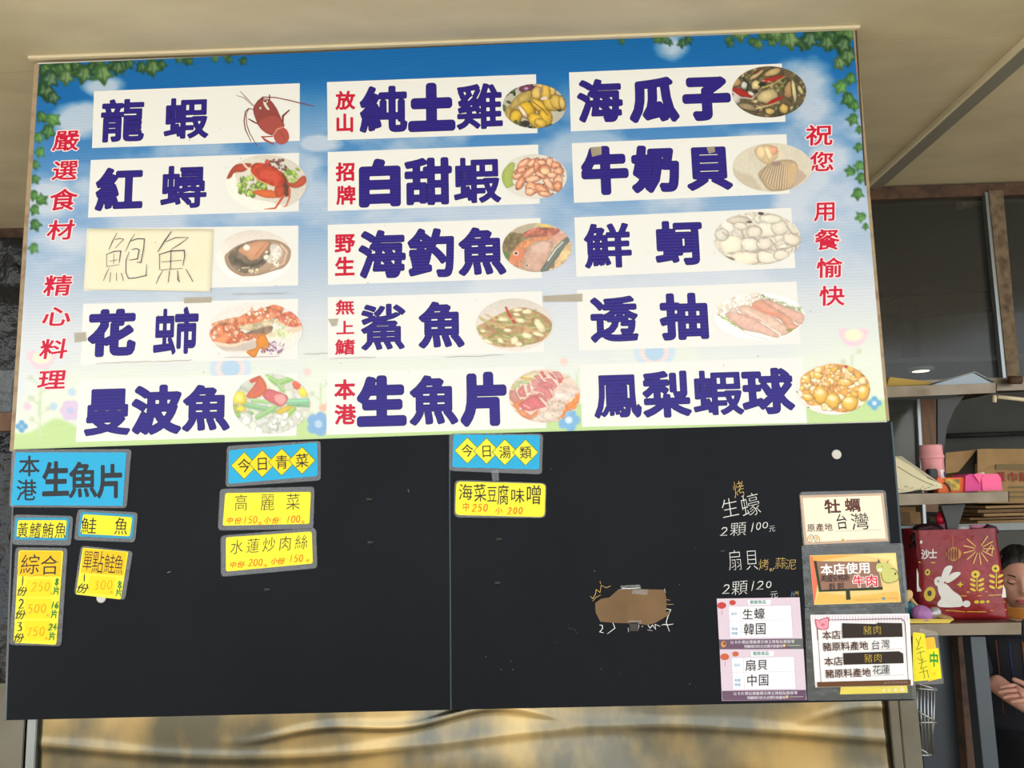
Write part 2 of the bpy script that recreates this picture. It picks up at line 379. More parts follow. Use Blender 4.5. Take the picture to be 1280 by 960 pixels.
class Paint:
    def __init__(s, X, Y, base):
        s.X, s.Y = X, Y; s.C = np.zeros(X.shape + (3,)) + np.array(base, float)
    def win(s, x0, x1, y0, y1):
        k = np.nonzero((s.X > x0) & (s.X < x1) & (s.Y > y0) & (s.Y < y1)); return k, s.X[k], s.Y[k]
    def put(s, k, m, c): m = np.clip(m, 0, 1)[:, None]; s.C[k] = s.C[k] * (1 - m) + np.clip(c, 0, 255) * m; return s
    def mix(s, m, col): m = np.clip(m, 0, 1)[..., None]; s.C = s.C * (1 - m) + np.array(col, float) * m; return s
    def e(s, cx, cy, rx, ry, ang, col, sh=.0, soft=8, rim=0):
        R_ = max(rx, ry) * (1.3 if sh else 1) + soft; k, X, Y = s.win(cx - R_, cx + R_, cy - R_, cy + R_)
        a = math.radians(ang); dx, dy = X - cx, Y - cy; u = (dx * math.cos(a) + dy * math.sin(a)) / rx; v = (-dx * math.sin(a) + dy * math.cos(a)) / ry
        if sh and len(X): q_ = 1.6 / max(rx, ry); u = u + .55 * (fbm(X * q_, Y * q_, 3, 3) - .44); v = v + .55 * (fbm(X * q_ + 9, Y * q_ + 4, 8, 3) - .44)
        d = np.sqrt(u * u + v * v); m = (1 - d) * min(rx, ry) / soft + .5
        c = np.array(col, float)[None] * (1 + sh * .6 * (.5 - d * d - .5 * (dx + dy) / (rx + ry)))[:, None]
        if rim: c = c * (1 - rim * .6 * np.clip(d - .75, 0, 1) * 4)[:, None]
        return s.put(k, m, c)
    def p(s, pts, col, soft=8, sm=True, sh=0, tex=0, seed=1):
        P = smooth(pts) if sm else np.array(pts, float); lo, hi = P.min(0) - soft, P.max(0) + soft; k, X, Y = s.win(lo[0], hi[0], lo[1], hi[1])
        ins = np.zeros(X.shape, bool); dm = np.full(X.shape, 1e9)
        for i in range(len(P)):
            x0, y0 = P[i - 1]; x1, y1 = P[i]; ex, ey = x1 - x0, y1 - y0
            if y0 != y1: ins ^= ((y0 > Y) != (y1 > Y)) & (X < ex * (Y - y0) / ey + x0)
            t = np.clip(((X - x0) * ex + (Y - y0) * ey) / (ex * ex + ey * ey + 1e-9), 0, 1); dm = np.minimum(dm, (X - x0 - t * ex) ** 2 + (Y - y0 - t * ey) ** 2)
        dm = np.sqrt(dm); sd = np.where(ins, dm, -dm); c = np.zeros((len(X), 3)) + np.array(col, float)
        if sh: c = c * (1 - sh * np.exp(-np.clip(sd, 0, None) / (soft * 3)))[:, None]
        if tex: c = c * (1 + tex * (fbm(X / 45, Y / 45, seed) - .48) * 2)[:, None]
        return s.put(k, sd / soft + .5, c)
    def s(s, pts, w0, col, w1=None, soft=6):
        w1 = w0 if w1 is None else w1; n = len(pts) - 1; A = np.array(pts, float); q = max(w0, w1) + soft; lo, hi = A.min(0) - q, A.max(0) + q; k, X, Y = s.win(lo[0], hi[0], lo[1], hi[1]); m = np.zeros(X.shape)
        for i in range(n):
            x0, y0 = pts[i]; x1, y1 = pts[i + 1]; ex, ey = x1 - x0, y1 - y0
            t = np.clip(((X - x0) * ex + (Y - y0) * ey) / (ex * ex + ey * ey + 1e-9), 0, 1)
            ww = w0 + (w1 - w0) * (i + t) / n; m = np.maximum(m, np.clip((ww / 2 - np.hypot(X - x0 - t * ex, Y - y0 - t * ey)) / soft + .5, 0, 1))
        return s.put(k, m, np.zeros((len(X), 3)) + np.array(col, float))
    def scat(s, box, n, r, cols, seed, ar=(.4, .9), sh=.5, rim=.25, poly=None):
        R = random.Random(seed)
        for i in range(n):
            x = R.uniform(box[0], box[2]); y = R.uniform(box[1], box[3])
            if poly is not None and not poly(x, y): R.random(); continue
            q = R.uniform(*r); s.e(x, y, q, q * R.uniform(*ar), R.uniform(0, 180), cols[R.randrange(len(cols))], sh, 8, rim)
        return s
    def grain(s, k, sc=30, seed=3): s.C = np.clip(s.C * (1 + k * (fbm(s.X / sc, s.Y / sc, seed) - .48) * 2)[..., None], 0, 255); return s
def srgb2lin(a):
    a = np.clip(a / 255., 0, 1); return np.where(a <= .04045, a / 12.92, ((a + .055) / 1.055) ** 2.4)
def grid_mesh(PX, PY, C, off):
    nv, nu = PX.shape; dx = (PX - 640) / 1000; dy = -(PY - 480) / 1000
    D = np.stack([dx, dy, np.ones_like(dx)], -1) @ RR; t = (-off - CAM[1]) / D[..., 1]
    P = CAM + D * t[..., None]
    me = bpy.data.meshes.new('picture'); me.vertices.add(nu * nv); me.vertices.foreach_set('co', P.reshape(-1))
    i = np.arange(nv * nu).reshape(nv, nu); q = np.stack([i[:-1, :-1], i[1:, :-1], i[1:, 1:], i[:-1, 1:]], -1).reshape(-1, 4)
    me.loops.add(q.size); me.loops.foreach_set('vertex_index', q.ravel().astype(np.int32)); me.polygons.add(len(q))
    me.polygons.foreach_set('loop_start', (np.arange(len(q)) * 4).astype(np.int32)); me.update(calc_edges=True)
    a = me.color_attributes.new('Col', 'FLOAT_COLOR', 'POINT')
    a.data.foreach_set('color', np.concatenate([srgb2lin(C), np.ones(C.shape[:2] + (1,))], -1).astype(np.float32).ravel())
    return me
def disc_grid(cx, cy, rx, ry, nu=120, nv=88):
    th = np.linspace(-math.pi / 2, math.pi / 2, nv); t = np.sin(th)[:, None]; u = np.linspace(-1, 1, nu)[None, :]
    t = np.where(np.abs(t) > .9995, np.sign(t) * .9995, t)
    return cx + rx * u * np.sqrt(1 - t * t), cy + ry * t + 0 * u

# ------------------------------------------------------------------ the setting
CZ = 2.9
def struct(name, mb, m, label=None, bevel=0):
    o = mb.build(name, m, None, label, bevel); o['kind'] = 'structure'; return o
struct('floor', MB().box(-6, 7, -9, 6, -.1, 0), M['floor'])
ceil = struct('ceiling', MB().box(-3.6, 4.2, -3.0, 1.5, CZ + .012, CZ + .08), M['ceil'])
xs = [-3.6, -2.62, 1.81, 4.2]; ys = [-3.0, .075, 1.5]
for i in range(len(xs) - 1):
    for j in range(2):
        MB().box(xs[i] + .002, xs[i + 1] - .002, ys[j] + .0015, ys[j + 1] - .0015, CZ, CZ + .011).build('ceiling_panel', M['ceil'], ceil)
struct('trim_1', MB().box(-1.24, 1.245, -.012, .0, CZ - .008, CZ), M['batten'], 'cream batten along the top of the menu board')
tb = MB().box(1.80, 1.86, -3.0, 1.27, CZ - .012, CZ).box(1.81, 1.85, -3.0, 1.27, CZ - .03, CZ - .012)
struct('trim_2', MB().box(1.795, 1.862, -3.0, 1.27, CZ - .014, CZ - .0005), M['grey_batten'], 'grey batten covering a ceiling joint')
struct('trim_3', MB().box(1.783, 1.795, -3.0, 1.27, CZ - .02, CZ - .0005), M['batten'], 'cream lip beside the grey ceiling batten')
# back room shell
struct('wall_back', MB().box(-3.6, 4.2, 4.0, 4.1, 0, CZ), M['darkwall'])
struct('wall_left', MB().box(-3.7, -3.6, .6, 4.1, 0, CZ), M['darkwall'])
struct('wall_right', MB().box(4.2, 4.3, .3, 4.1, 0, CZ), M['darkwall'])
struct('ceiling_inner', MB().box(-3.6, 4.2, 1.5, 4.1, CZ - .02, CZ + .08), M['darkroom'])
# window over the hatch
WY = 1.27
win = empty('window_1', at(1180, 480, WY)); win['kind'] = 'structure'
pbox(MB(), 1060, 231, 1330, 246, WY, .06).build('top_rail', M['rust'], win)
pbox(MB(), 1060, 474, 1330, 490, WY - .02, .08).build('bottom_rail', M['shelf'], win)
a, b, c, d = at(1236, 238, WY - .02), at(1254, 238, WY - .02), at(1275, 472, WY - .02), at(1260, 476, WY - .02)
mp = MB(); mp.prism([a, b, c, d], (0, .05, 0)); mp.build('window_post', M['frame'], win)
a, b, c, d = at(1231, 240, WY - .015), at(1236, 240, WY - .015), at(1260, 472, WY - .015), at(1254, 473, WY - .015)
MB().prism([a, b, c, d], (0, .03, 0)).build('sealing_strip', M['alu'], win)
MB().tube([at(1262, 475, WY - .06), at(1276, 475, WY - .06)], .018, 10).build('foot_bracket', M['rust'], win)
a, b, c, d = at(1050, 244, WY + .02), at(1232, 244, WY + .02), at(1256, 475, WY + .02), at(1050, 475, WY + .02)
MB().prism([a, b, c, d], (0, .005, 0)).build('pane', M['glass'], win)
a, b, c, d = at(1254, 244, WY + .02), at(1335, 244, WY + .02), at(1335, 475, WY + .02), at(1273, 475, WY + .02)
MB().prism([a, b, c, d], (0, .005, 0)).build('pane', M['glass'], win)
# beams and things behind the glass
for k, (x0, y0, x1, y1, wd) in enumerate([(1040, 303, 1300, 285, .05), (1040, 372, 1300, 360, .03), (1085, 395, 1300, 272, .03), (1120, 402, 1300, 378, .02), (1060, 458, 1300, 450, .09)]):
    tag(MB().tube([at(x0, y0, 3.4 - .1 * k), at(x1, y1, 3.4 - .1 * k)], wd / 2, 8).build('roof_beam', M['beam' if k != 4 else 'darkroom']),
        ['thick dark beam crossing the upper glass', 'thin dark bar across the middle of the glass', 'slanting dark brace behind the window glass', 'short sloping bar low behind the glass', 'broad grey lintel just above the top shelf'][k], 'beam')
tag(MB().tube([at(1128, 250, 3.7), at(1140, 470, 3.7)], .07, 8).build('roof_post', M['beam']), 'upright dark post dimly seen behind the window glass', 'post')
b = MB(); b.prism([at(1126, 262, 3.0), at(1140, 244, 3.0), at(1200, 240, 3.0), at(1196, 272, 3.0), at(1172, 280, 3.0), at(1130, 281, 3.0)], (0, .2, 0))
tag(b.build('hanging_sack', mat('brown_sack', (84, 62, 46), .8)), 'brown bulky sack under the roof behind the window', 'sack')
b = MB(); b.prism([at(1200, 236, 1.334), at(1229, 234, 1.334), at(1230, 252, 1.334), at(1203, 259, 1.334)], (0, .05, 0))
tag(b.build('pale_carton', mat('pale_carton', (150, 138, 118), .8)), 'pale carton high up beside the brown sack', 'carton')
b = MB(); b.prism([at(1078, 250, 3.0), at(1112, 258, 3.0), at(1115, 284, 3.0), at(1078, 284, 3.0)], (0, .03, 0)); pn = b.build('wall_sign', mat('sign_grey', (140, 140, 136), .6))
tag(pn, 'grey sign with a red band behind the glass by the menu board', 'sign')
MB().prism([at(1078, 258, 2.99), at(1112, 263, 2.99), at(1113, 268, 2.99), at(1078, 266, 2.99)], (0, .01, 0)).build('red_band', mat('sign_red', (130, 50, 58), .6), pn)
lc = at(1151, 464, 2.4); ld = MB().lathe([(.055, 0), (.07, .006), (.07, .02)], lc, 28).build('ceiling_downlight', M['plasticwhite'])  # glowing disc behind the pane imitates a downlight reflected in the glass
tag(ld, 'small round lit downlight seen low through the glass', 'lamp'); MB().lathe([(.045, -.002), (.045, .004)], lc, 24).build('light_disc', M['lampglow'], ld)
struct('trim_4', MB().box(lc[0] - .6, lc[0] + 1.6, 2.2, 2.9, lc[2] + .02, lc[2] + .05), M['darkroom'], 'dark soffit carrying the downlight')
# left strip: rail, sheets, beam
struct('trim_5', pbox(MB(), -120, 284, 60, 301, 1.45, .06), M['rust'], 'rusty rail under the ceiling left of the menu board')
def sheet(name, x0, y0, x1, y1, Y, m, label, amp=.03, seed=0):
    nx, nz = 26, 34; v = []; f = []
    for j in range(nz):
        for i in range(nx):
            p = at(x0 + (x1 - x0) * i / (nx - 1), y0 + (y1 - y0) * j / (nz - 1), Y)
            n_ = float(fbm(np.array([p[0] * 5 + seed]), np.array([p[2] * 3.0]), seed)[0]); v.append((p[0], p[1] + amp * (n_ * 3 - 1.5), p[2]))
    for j in range(nz - 1):
        for i in range(nx - 1): a_ = j * nx + i; f.append((a_, a_ + 1, a_ + nx + 1, a_ + nx))
    me = mesh(v, f, True); o = link(name, me, m); sm = o.modifiers.new('thickness', 'SOLIDIFY'); sm.thickness = .003
    return tag(o, label, 'tarpaulin')
sheet('plastic_sheet', -130, 296, 60, 470, 1.40, M['tarp'], 'black crinkled plastic sheet hanging at the upper left edge', .05, 1)
sheet('plastic_sheet', -130, 462, 30, 516, 1.36, M['tarp2'], 'grey shiny plastic sheet folded below the black one', .05, 5)
sheet('plastic_sheet', -130, 528, 60, 900, 1.5, M['tarp'], 'dark sheet below the brown plank on the left', .03, 9)
tag(pbox(MB(), -130, 517, 40, 540, 1.34, .05).build('wooden_plank', M['brownwood']), 'brown plank crossing behind the board at the left edge', 'plank')
# posts carrying the boards
for k, (x0, x1, lb) in enumerate([(1113, 1125, None), (1126, 1149, None), (34, 46, None), (-16, 31, None)]):
    a = at(x0, 900, .03); b = at(x1, 900, .03)
    struct('trim_%d' % (6 + k), MB().box(a[0], b[0], .03, .07, 0, 1.08), M['steel2' if k != 2 else 'alu'],
           ['narrow steel channel left of the right-hand post', 'steel post under the right end of the black board', 'bright steel edge beside the left post', 'steel post under the left end of the black board'][k], .002)

# ------------------------------------------------------------------ steel hood below the boards
hx0, hx1 = at(47, 900, .03)[0], at(1112, 900, .03)[0]
v = []; f = []; nx, nz = 200, 130
for j in range(nz):
    for i in range(nx):
        x = hx0 + (hx1 - hx0) * i / (nx - 1); z = .35 + (1.01 - .35) * j / (nz - 1)
        n_ = float(fbm(np.array([x * 2.6 + 7]), np.array([z * 3.0]), 4, 2)[0]); v.append((x, .055 + .06 * (n_ - .5) - .05 * (1.01 - z) - .005 * max(0, math.sin(x * 4 + 2) * .6 + .4) * math.exp(-((z - .945 - .022 * math.sin(x * 5 + 1) - .014 * math.sin(x * 13)) / .011) ** 2) - .003 * math.exp(-((z - .90 - .03 * math.sin(x * 3.3)) / .016) ** 2), z))
for j in range(nz - 1):
    for i in range(nx - 1): a_ = j * nx + i; f.append((a_, a_ + 1, a_ + nx + 1, a_ + nx))
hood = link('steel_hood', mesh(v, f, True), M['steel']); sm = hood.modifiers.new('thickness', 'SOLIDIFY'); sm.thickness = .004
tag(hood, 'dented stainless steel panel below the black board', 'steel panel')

# ------------------------------------------------------------------ the menu board
Q = [(49, 80), (1066, 36.5), (1108, 526), (17, 564)]
menu = empty('menu_board', (0, 0, 1.715), 'large sky-blue menu board of fifteen dishes under the ceiling', 'menu board')
x0, x1, z0, z1 = -1.219, 1.223, 1.716, 2.885
MB().box(x0, x1, .002, .014, z0, z1).build('backing_panel', M['back'], menu)
b = MB(); b.prism([at(43, 80, .0), at(49, 80, 0), at(17, 564, 0), at(12, 564, 0)], (0, .02, 0)); b.build('left_edge_strip', M['wood'], menu)
b = MB(); b.prism([at(1066, 36, 0), at(1070, 36, 0), at(1112, 526, 0), at(1108, 526, 0)], (0, .02, 0)); b.build('right_edge_strip', M['wood'], menu)
b = MB(); b.prism([at(1069, 37, -.001), at(1071, 37, -.001), at(1083, 232, -.001), at(1081, 232, -.001)], (0, .004, 0)); b.build('dark_corner_strip', M['dark_edge'], menu)
# background print
nu, nv = 660, 310
U, V = np.meshgrid(np.linspace(0, 1, nu), np.linspace(0, 1, nv)); q = [np.array(p, float) for p in Q]
PX = (q[0][0] * (1 - U) + q[1][0] * U) * (1 - V) + (q[3][0] * (1 - U) + q[2][0] * U) * V
PY = (q[0][1] * (1 - U) + q[1][1] * U) * (1 - V) + (q[3][1] * (1 - U) + q[2][1] * U) * V
p = Paint(PX, PY, (0, 0, 0))
stops = [(0, (14, 104, 176)), (.1, (20, 108, 184)), (.2, (62, 130, 196)), (.36, (112, 160, 212)), (.52, (170, 192, 220)), (.68, (210, 217, 229)), (.84, (226, 234, 224)), (1, (222, 236, 206))]
p.C = np.stack([np.interp(V, [s_[0] for s_ in stops], [s_[1][k] for s_ in stops]) for k in range(3)], -1)
n1 = fbm(PX / 105 + 3, PY / 62, 11, 6); n2 = fbm(PX / 60 + 9, PY / 40, 31, 5)
edge = np.minimum(U, 1 - U)
cl = np.clip((n1 - .47) * 5.5, 0, 1) * np.clip((V - .06) * 5, 0, 1) * (.55 + .45 * n2)
for (cx, cy, rx, ry) in [(100, 150, 34, 20), (130, 108, 22, 12), (62, 250, 30, 26), (1008, 118, 34, 38), (1042, 200, 30, 28), (1022, 225, 30, 20), (1000, 250, 30, 40), (80, 300, 36, 18), (400, 180, 24, 10), (840, 60, 20, 16)]:
    dd = ((PX - cx) / rx) ** 2 + ((PY - cy) / ry) ** 2; cl = np.maximum(cl, np.clip(1.3 - dd * .75 - (n2 - .5) * 2.2, 0, 1) * .95)
p.mix(cl * .85, (216, 222, 236))
p.mix(np.clip((V - .6) * 3.2, 0, 1) * .35, (246, 248, 238))
# meadow: hills, pale flowers on stalks
hill = .945 + .02 * np.sin(PX / 40.) - .045 * np.exp(-((PX - 70) / 26) ** 2) - .02 * np.exp(-((PX - 1080) / 30) ** 2) - .012 * np.exp(-((PX - 690) / 30) ** 2)
p.mix((V - hill) * 90 + .5, (198, 224, 160))
def flower(cx, cy, r, c1, c2, n=6):
    for k in range(n): p.e(cx + r * .62 * math.cos(2 * math.pi * k / n), cy + r * .62 * math.sin(2 * math.pi * k / n), r * .5, r * .5, 0, c1, 0, 2)
    p.e(cx, cy, r * .34, r * .34, 0, c2, 0, 2)
for (cx, cy, t) in [(50, 546, 470), (48, 520, 500), (1064, 500, 445), (400, 540, 480), (720, 520, 470)]:
    p.s([(cx, cy), (cx + 1, t)], 2.2, (206, 224, 190), soft=2)
    for k in range(4): yy = cy - 14 - k * 13; p.s([(cx, yy), (cx + (9 if k % 2 else -9), yy - 7)], 1.4, (208, 224, 194), soft=2); p.e(cx + (10 if k % 2 else -10), yy - 8, 3.2, 3.2, 0, (212, 220, 200), 0, 2)
for (cx, cy, r) in [(52, 448, 19), (1067, 420, 19)]:
    p.p([(cx - r, cy - 6), (cx - r * .6, cy + r * .5), (cx, cy + r * .7), (cx + r * .6, cy + r * .5), (cx + r, cy - 6), (cx + r * .55, cy - 10), (cx, cy - 6), (cx - r * .55, cy - 10)], (240, 212, 226), 3)
    p.e(cx, cy - 1, r * .6, r * .4, 0, (240, 240, 214), 0, 3)
flower(88, 513, 12, (222, 204, 232), (190, 200, 236)); flower(398, 530, 14, (140, 182, 226), (190, 216, 240), 5); flower(711, 525, 13, (132, 186, 228), (220, 236, 246), 5)
flower(27, 533, 7, (110, 170, 216), (150, 196, 226), 4); flower(1093, 504, 8, (112, 178, 222), (220, 238, 246), 4)
for (cx, cy) in [(288, 460), (818, 440)]:
    p.e(cx, cy, 26, 20, 0, (206, 224, 240), 0, 3); p.e(cx, cy, 18, 15, 0, (240, 222, 224), 0, 3); p.e(cx, cy, 12, 11, 0, (184, 212, 238), 0, 3)
for (cx, cy, c_) in [(67, 508, (190, 218, 236)), (34, 508, (236, 206, 222)), (384, 465, (240, 214, 212)), (384, 505, (244, 210, 204)), (705, 452, (242, 214, 208)), (705, 500, (236, 222, 200)), (90, 490, (196, 220, 236)), (404, 510, (238, 196, 180))]:
    p.e(cx, cy, 5, 5, 0, c_, 0, 3)
# ivy, one leaf after another
def leaf(cx, cy, r, ang, c, hi=(150, 186, 110)):
    a = math.radians(ang)
    pts = [(0, -1.05), (.42, -.5), (.95, -.42), (.62, .12), (.5, .62), (0, .8), (-.5, .62), (-.62, .12), (-.95, -.42), (-.42, -.5)]
    tr = lambda x, y: (cx + r * (x * math.cos(a) - y * math.sin(a)), cy + r * (x * math.sin(a) + y * math.cos(a)))
    p.p([tr(x, y) for x, y in pts], c, 2, True, .25)
    p.p([tr(x * .55 - .12, y * .6) for x, y in pts], [.55 * u + .45 * h for u, h in zip(c, hi)], 3)
    p.s([tr(0, .8), tr(0, -.8)], 1, [u * .72 for u in c], soft=2)
R = random.Random(4); greens = [(40, 84, 52), (58, 104, 60), (74, 122, 66), (46, 92, 66), (86, 128, 76)]
for side in (0, 1):
    for i in range(34):
        t = R.random() ** 1.35; xx = 54 + t * (290 if i % 3 else 180); ytop = 80 - (xx - 49) * .043
        px_ = xx if side == 0 else 1066 - (xx - 49) * .98; yt = ytop if side == 0 else 36.5 + (1066 - px_) * .043
        leaf(px_, yt + R.uniform(2, 20) * (1 - t * .75), R.uniform(8, 13) * (1 - .55 * t), 180 + R.uniform(-35, 35), greens[R.randrange(5)])
    big = [(56, 112, 15, 175), (62, 98, 14, 200), (82, 96, 12, 180), (104, 92, 14, 190), (128, 92, 15, 170), (146, 84, 11, 185), (190, 84, 13, 175), (66, 122, 10, 160)]
    for (x_, y_, r_, an) in big:
        if side: y_ = y_ - 43; x_ = 1115 - x_ * 1.0
        leaf(x_, y_, r_, an, greens[R.randrange(5)], (176, 196, 150))
    col_ = [(52, 146, 9, 150), (66, 150, 11, 120), (60, 164, 11, 190), (48, 172, 8, 170), (50, 190, 8, 200), (44, 206, 7, 170), (44, 224, 7, 150), (42, 244, 8, 190), (52, 250, 9, 60), (43, 262, 8, 200), (44, 281, 9, 160), (42, 310, 8, 200)] if side == 0 else \
           [(1051, 108, 11, 210), (1063, 98, 9, 190), (1060, 124, 11, 170), (1068, 132, 8, 180), (1066, 149, 9, 200), (1074, 162, 6, 180), (1073, 184, 7, 190), (1063, 214, 8, 280), (1074, 207, 8, 200), (1076, 222, 8, 190), (1072, 242, 9, 180), (1076, 271, 8, 250), (1082, 283, 5, 180)]
    for (x_, y_, r_, an) in col_: leaf(x_, y_, r_, an, [(70, 128, 70), (88, 148, 84), (60, 112, 66)][R.randrange(3)], (150, 206, 110))
pbk = grid_mesh(PX, PY, p.C, .0004); link('printed_background', pbk, M['ribbed'], menu, 'sky, cloud, ivy and meadow print')

PUR, RIM = (44, 32, 132), (30, 24, 84); RED = (204, 26, 60)
# strips: corners TL,TR,BR,BL; blue characters (char, cx, cy, w, h, boldness); red characters; dish name
STR = [
 ([(117.5,114),(374.7,104),(374.7,176),(115,185)], [('龍',153,150.6,53,52,0.017),('蝦',232.6,147.6,53,50,0.016)], []),
 ([(113.5,200),(374,191),(373.5,264),(110,272)], [('紅',149,236.7,56,52,0.032),('蟳',229.7,233.4,56,52,0.015)], []),
 ([(108.6,286),(373,282),(372.6,356.8),(105,364)], [], []),
 ([(104,379.7),(372.6,373.5),(372,448.6),(100.7,456)], [('花',139.7,416,56,55,.045),('虫',206,414.5,27,54,0.034),('市',233,413,28,54,.045)], []),
 ([(99.4,475),(372.5,466.6),(370.6,544.7),(94.5,552.6)], [('曼',134.6,514,56,58,0.024),('波',195.5,512,58,58,0.038),('魚',257.8,509.8,56,55,0.03)], []),
 ([(408.7,102.6),(670,92.8),(672,166.3),(409.7,175.4)], [('純',479.3,136.8,56,56,0.03),('土',539.4,135,53,56,.07),('雞',599.4,132.7,56,56,0.015)], [('放',431.8,125.4,24),('山',431,153.6,24)]),
 ([(409.7,190),(672.7,180.7),(674.8,254.5),(409.7,263.8)], [('白',474.7,228.6,58,54,.06),('甜',535.4,226.6,56,56,0.034),('蝦',596,225,56,56,0.016)], [('招',432,214.7,24),('牌',432.6,243.9,24)]),
 ([(409.7,281),(675.6,272.5),(677.5,347.5),(410,356)], [('海',477.5,317.8,56,58,0.03),('釣',539.7,316,56,58,0.034),('魚',602.5,314,56,57,0.03)], [('野',431,303.8,25),('生',431,333,25)]),
 ([(409.7,371.6),(677.5,363.8),(680,439.7),(409.7,449)], [('鯊',479,408.4,55,56,0.015),('魚',551.6,405.8,54,55,0.03)], [('無',431.3,384,24),('上',431.5,409.6,23),('鰭',431.3,433.7,25)]),
 ([(409,465.6),(681,457.5),(683,535),(408,543.7)], [('生',477,502,57,59,.06),('魚',542,500,57,59,0.03),('片',606,498.6,55,61,.06)], [('本',431,487,26),('港',431.4,518,26)]),
 ([(711.3,90.5),(977.3,79.4),(982,152),(713.6,164.3)], [('海',749.7,126,54,52,0.03),('瓜',817,124.3,56,52,.052),('子',883,121.7,55,52,.062)], []),
 ([(714.6,179),(983,167.6),(987.5,242),(717.5,253.5)], [('牛',756,213,54,55,.06),('奶',820,211,56,54,.052),('貝',886.3,209.3,55,53,0.038)], []),
 ([(718,271.8),(989,259.7),(994.4,335),(720.5,346)], [('鮮',759.7,307,57,54,0.019),('蚵',848.8,303.5,56,53,0.033)], []),
 ([(721,362.3),(995.7,351.8),(1000.6,429.6),(723.5,438.4)], [('透',767,398.4,57,56,0.026),('抽',855.6,395.5,57,55,0.038)], []),
 ([(724.4,455.8),(1002.6,446.6),(1009,528.6),(727.7,533.6)], [('鳳',771.5,494,57,56,0.014),('梨',833.3,492.6,57,56,0.028),('蝦',897,490.6,60,55,0.016),('球',959.5,488.8,61,55,0.029)], []),
]
SB = [(1,0),(1,1),(1,2),(1,3)]
strips = []
for qd, blue, redc in STR:
    txt = ''.join(c_[0] for c_ in redc) + ''.join(c_[0] for c_ in blue); txt = txt.replace('虫市', '䖳')
    mb = MB(); slab(mb, qd, .0012, .0006); st = mb.build('menu_strip', M['paperback'], menu, ('white strip reading ' + txt) if txt else 'white strip half covered by a handwritten note')
    strips.append(st)
    if blue:
        fl = Flat(.00125); o1 = fl._o(); o2 = fl._o()
        for (ch, cx, cy, w_, h_, r_) in blue:
            fl.g(ch, cx, cy, w_ * .965, h_ * .965, r_ + .013, RIM, o=o1); fl.g(ch, cx, cy, w_ * .965, h_ * .965, r_ + .002, PUR, o=o2)
        fl.build('lettering', st, 'dark blue lettering', 'ribbed')
    if redc:
        fl = Flat(.00125)
        for (ch, cx, cy, w_) in redc: fl.g(ch, cx, cy, w_ * .94, w_ * .92 if len(redc) == 2 else w_ * .74, .034 if len(redc) == 2 else .024, RED)
        fl.build('lettering', st, 'small red lettering', 'ribbed')
for phrase in ([('嚴',82.8,175.3,31,25),('選',81.2,212.7,30,24),('食',79,249.6,33,26),('材',76.3,287.3,32,24)], [('精',72.5,356.8,33,25),('心',71,395.3,34,24),('料',67.4,436,33,24),('理',65,474.5,33,24)],
        [('祝',1024,168.6,32,25),('您',1027.4,202,29,24)], [('用',1031.5,263.8,27,24),('餐',1034,299.5,30,25),('愉',1036.9,334.6,31,24),('快',1040,369.6,30,24)]):
    fl = Flat(.0009); o1 = fl._o(); o2 = fl._o()
    for (ch, cx, cy, w_, h_) in phrase: fl.g(ch, cx, cy, w_, h_, .06, (250, 232, 236), o=o1, shear=.08); fl.g(ch, cx, cy, w_, h_, .018, (206, 22, 62), o=o2, shear=.08)
    fl.build('side_lettering', menu, 'red slogan outlined in white reading ' + ''.join(c_[0] for c_ in phrase), 'ribbed')

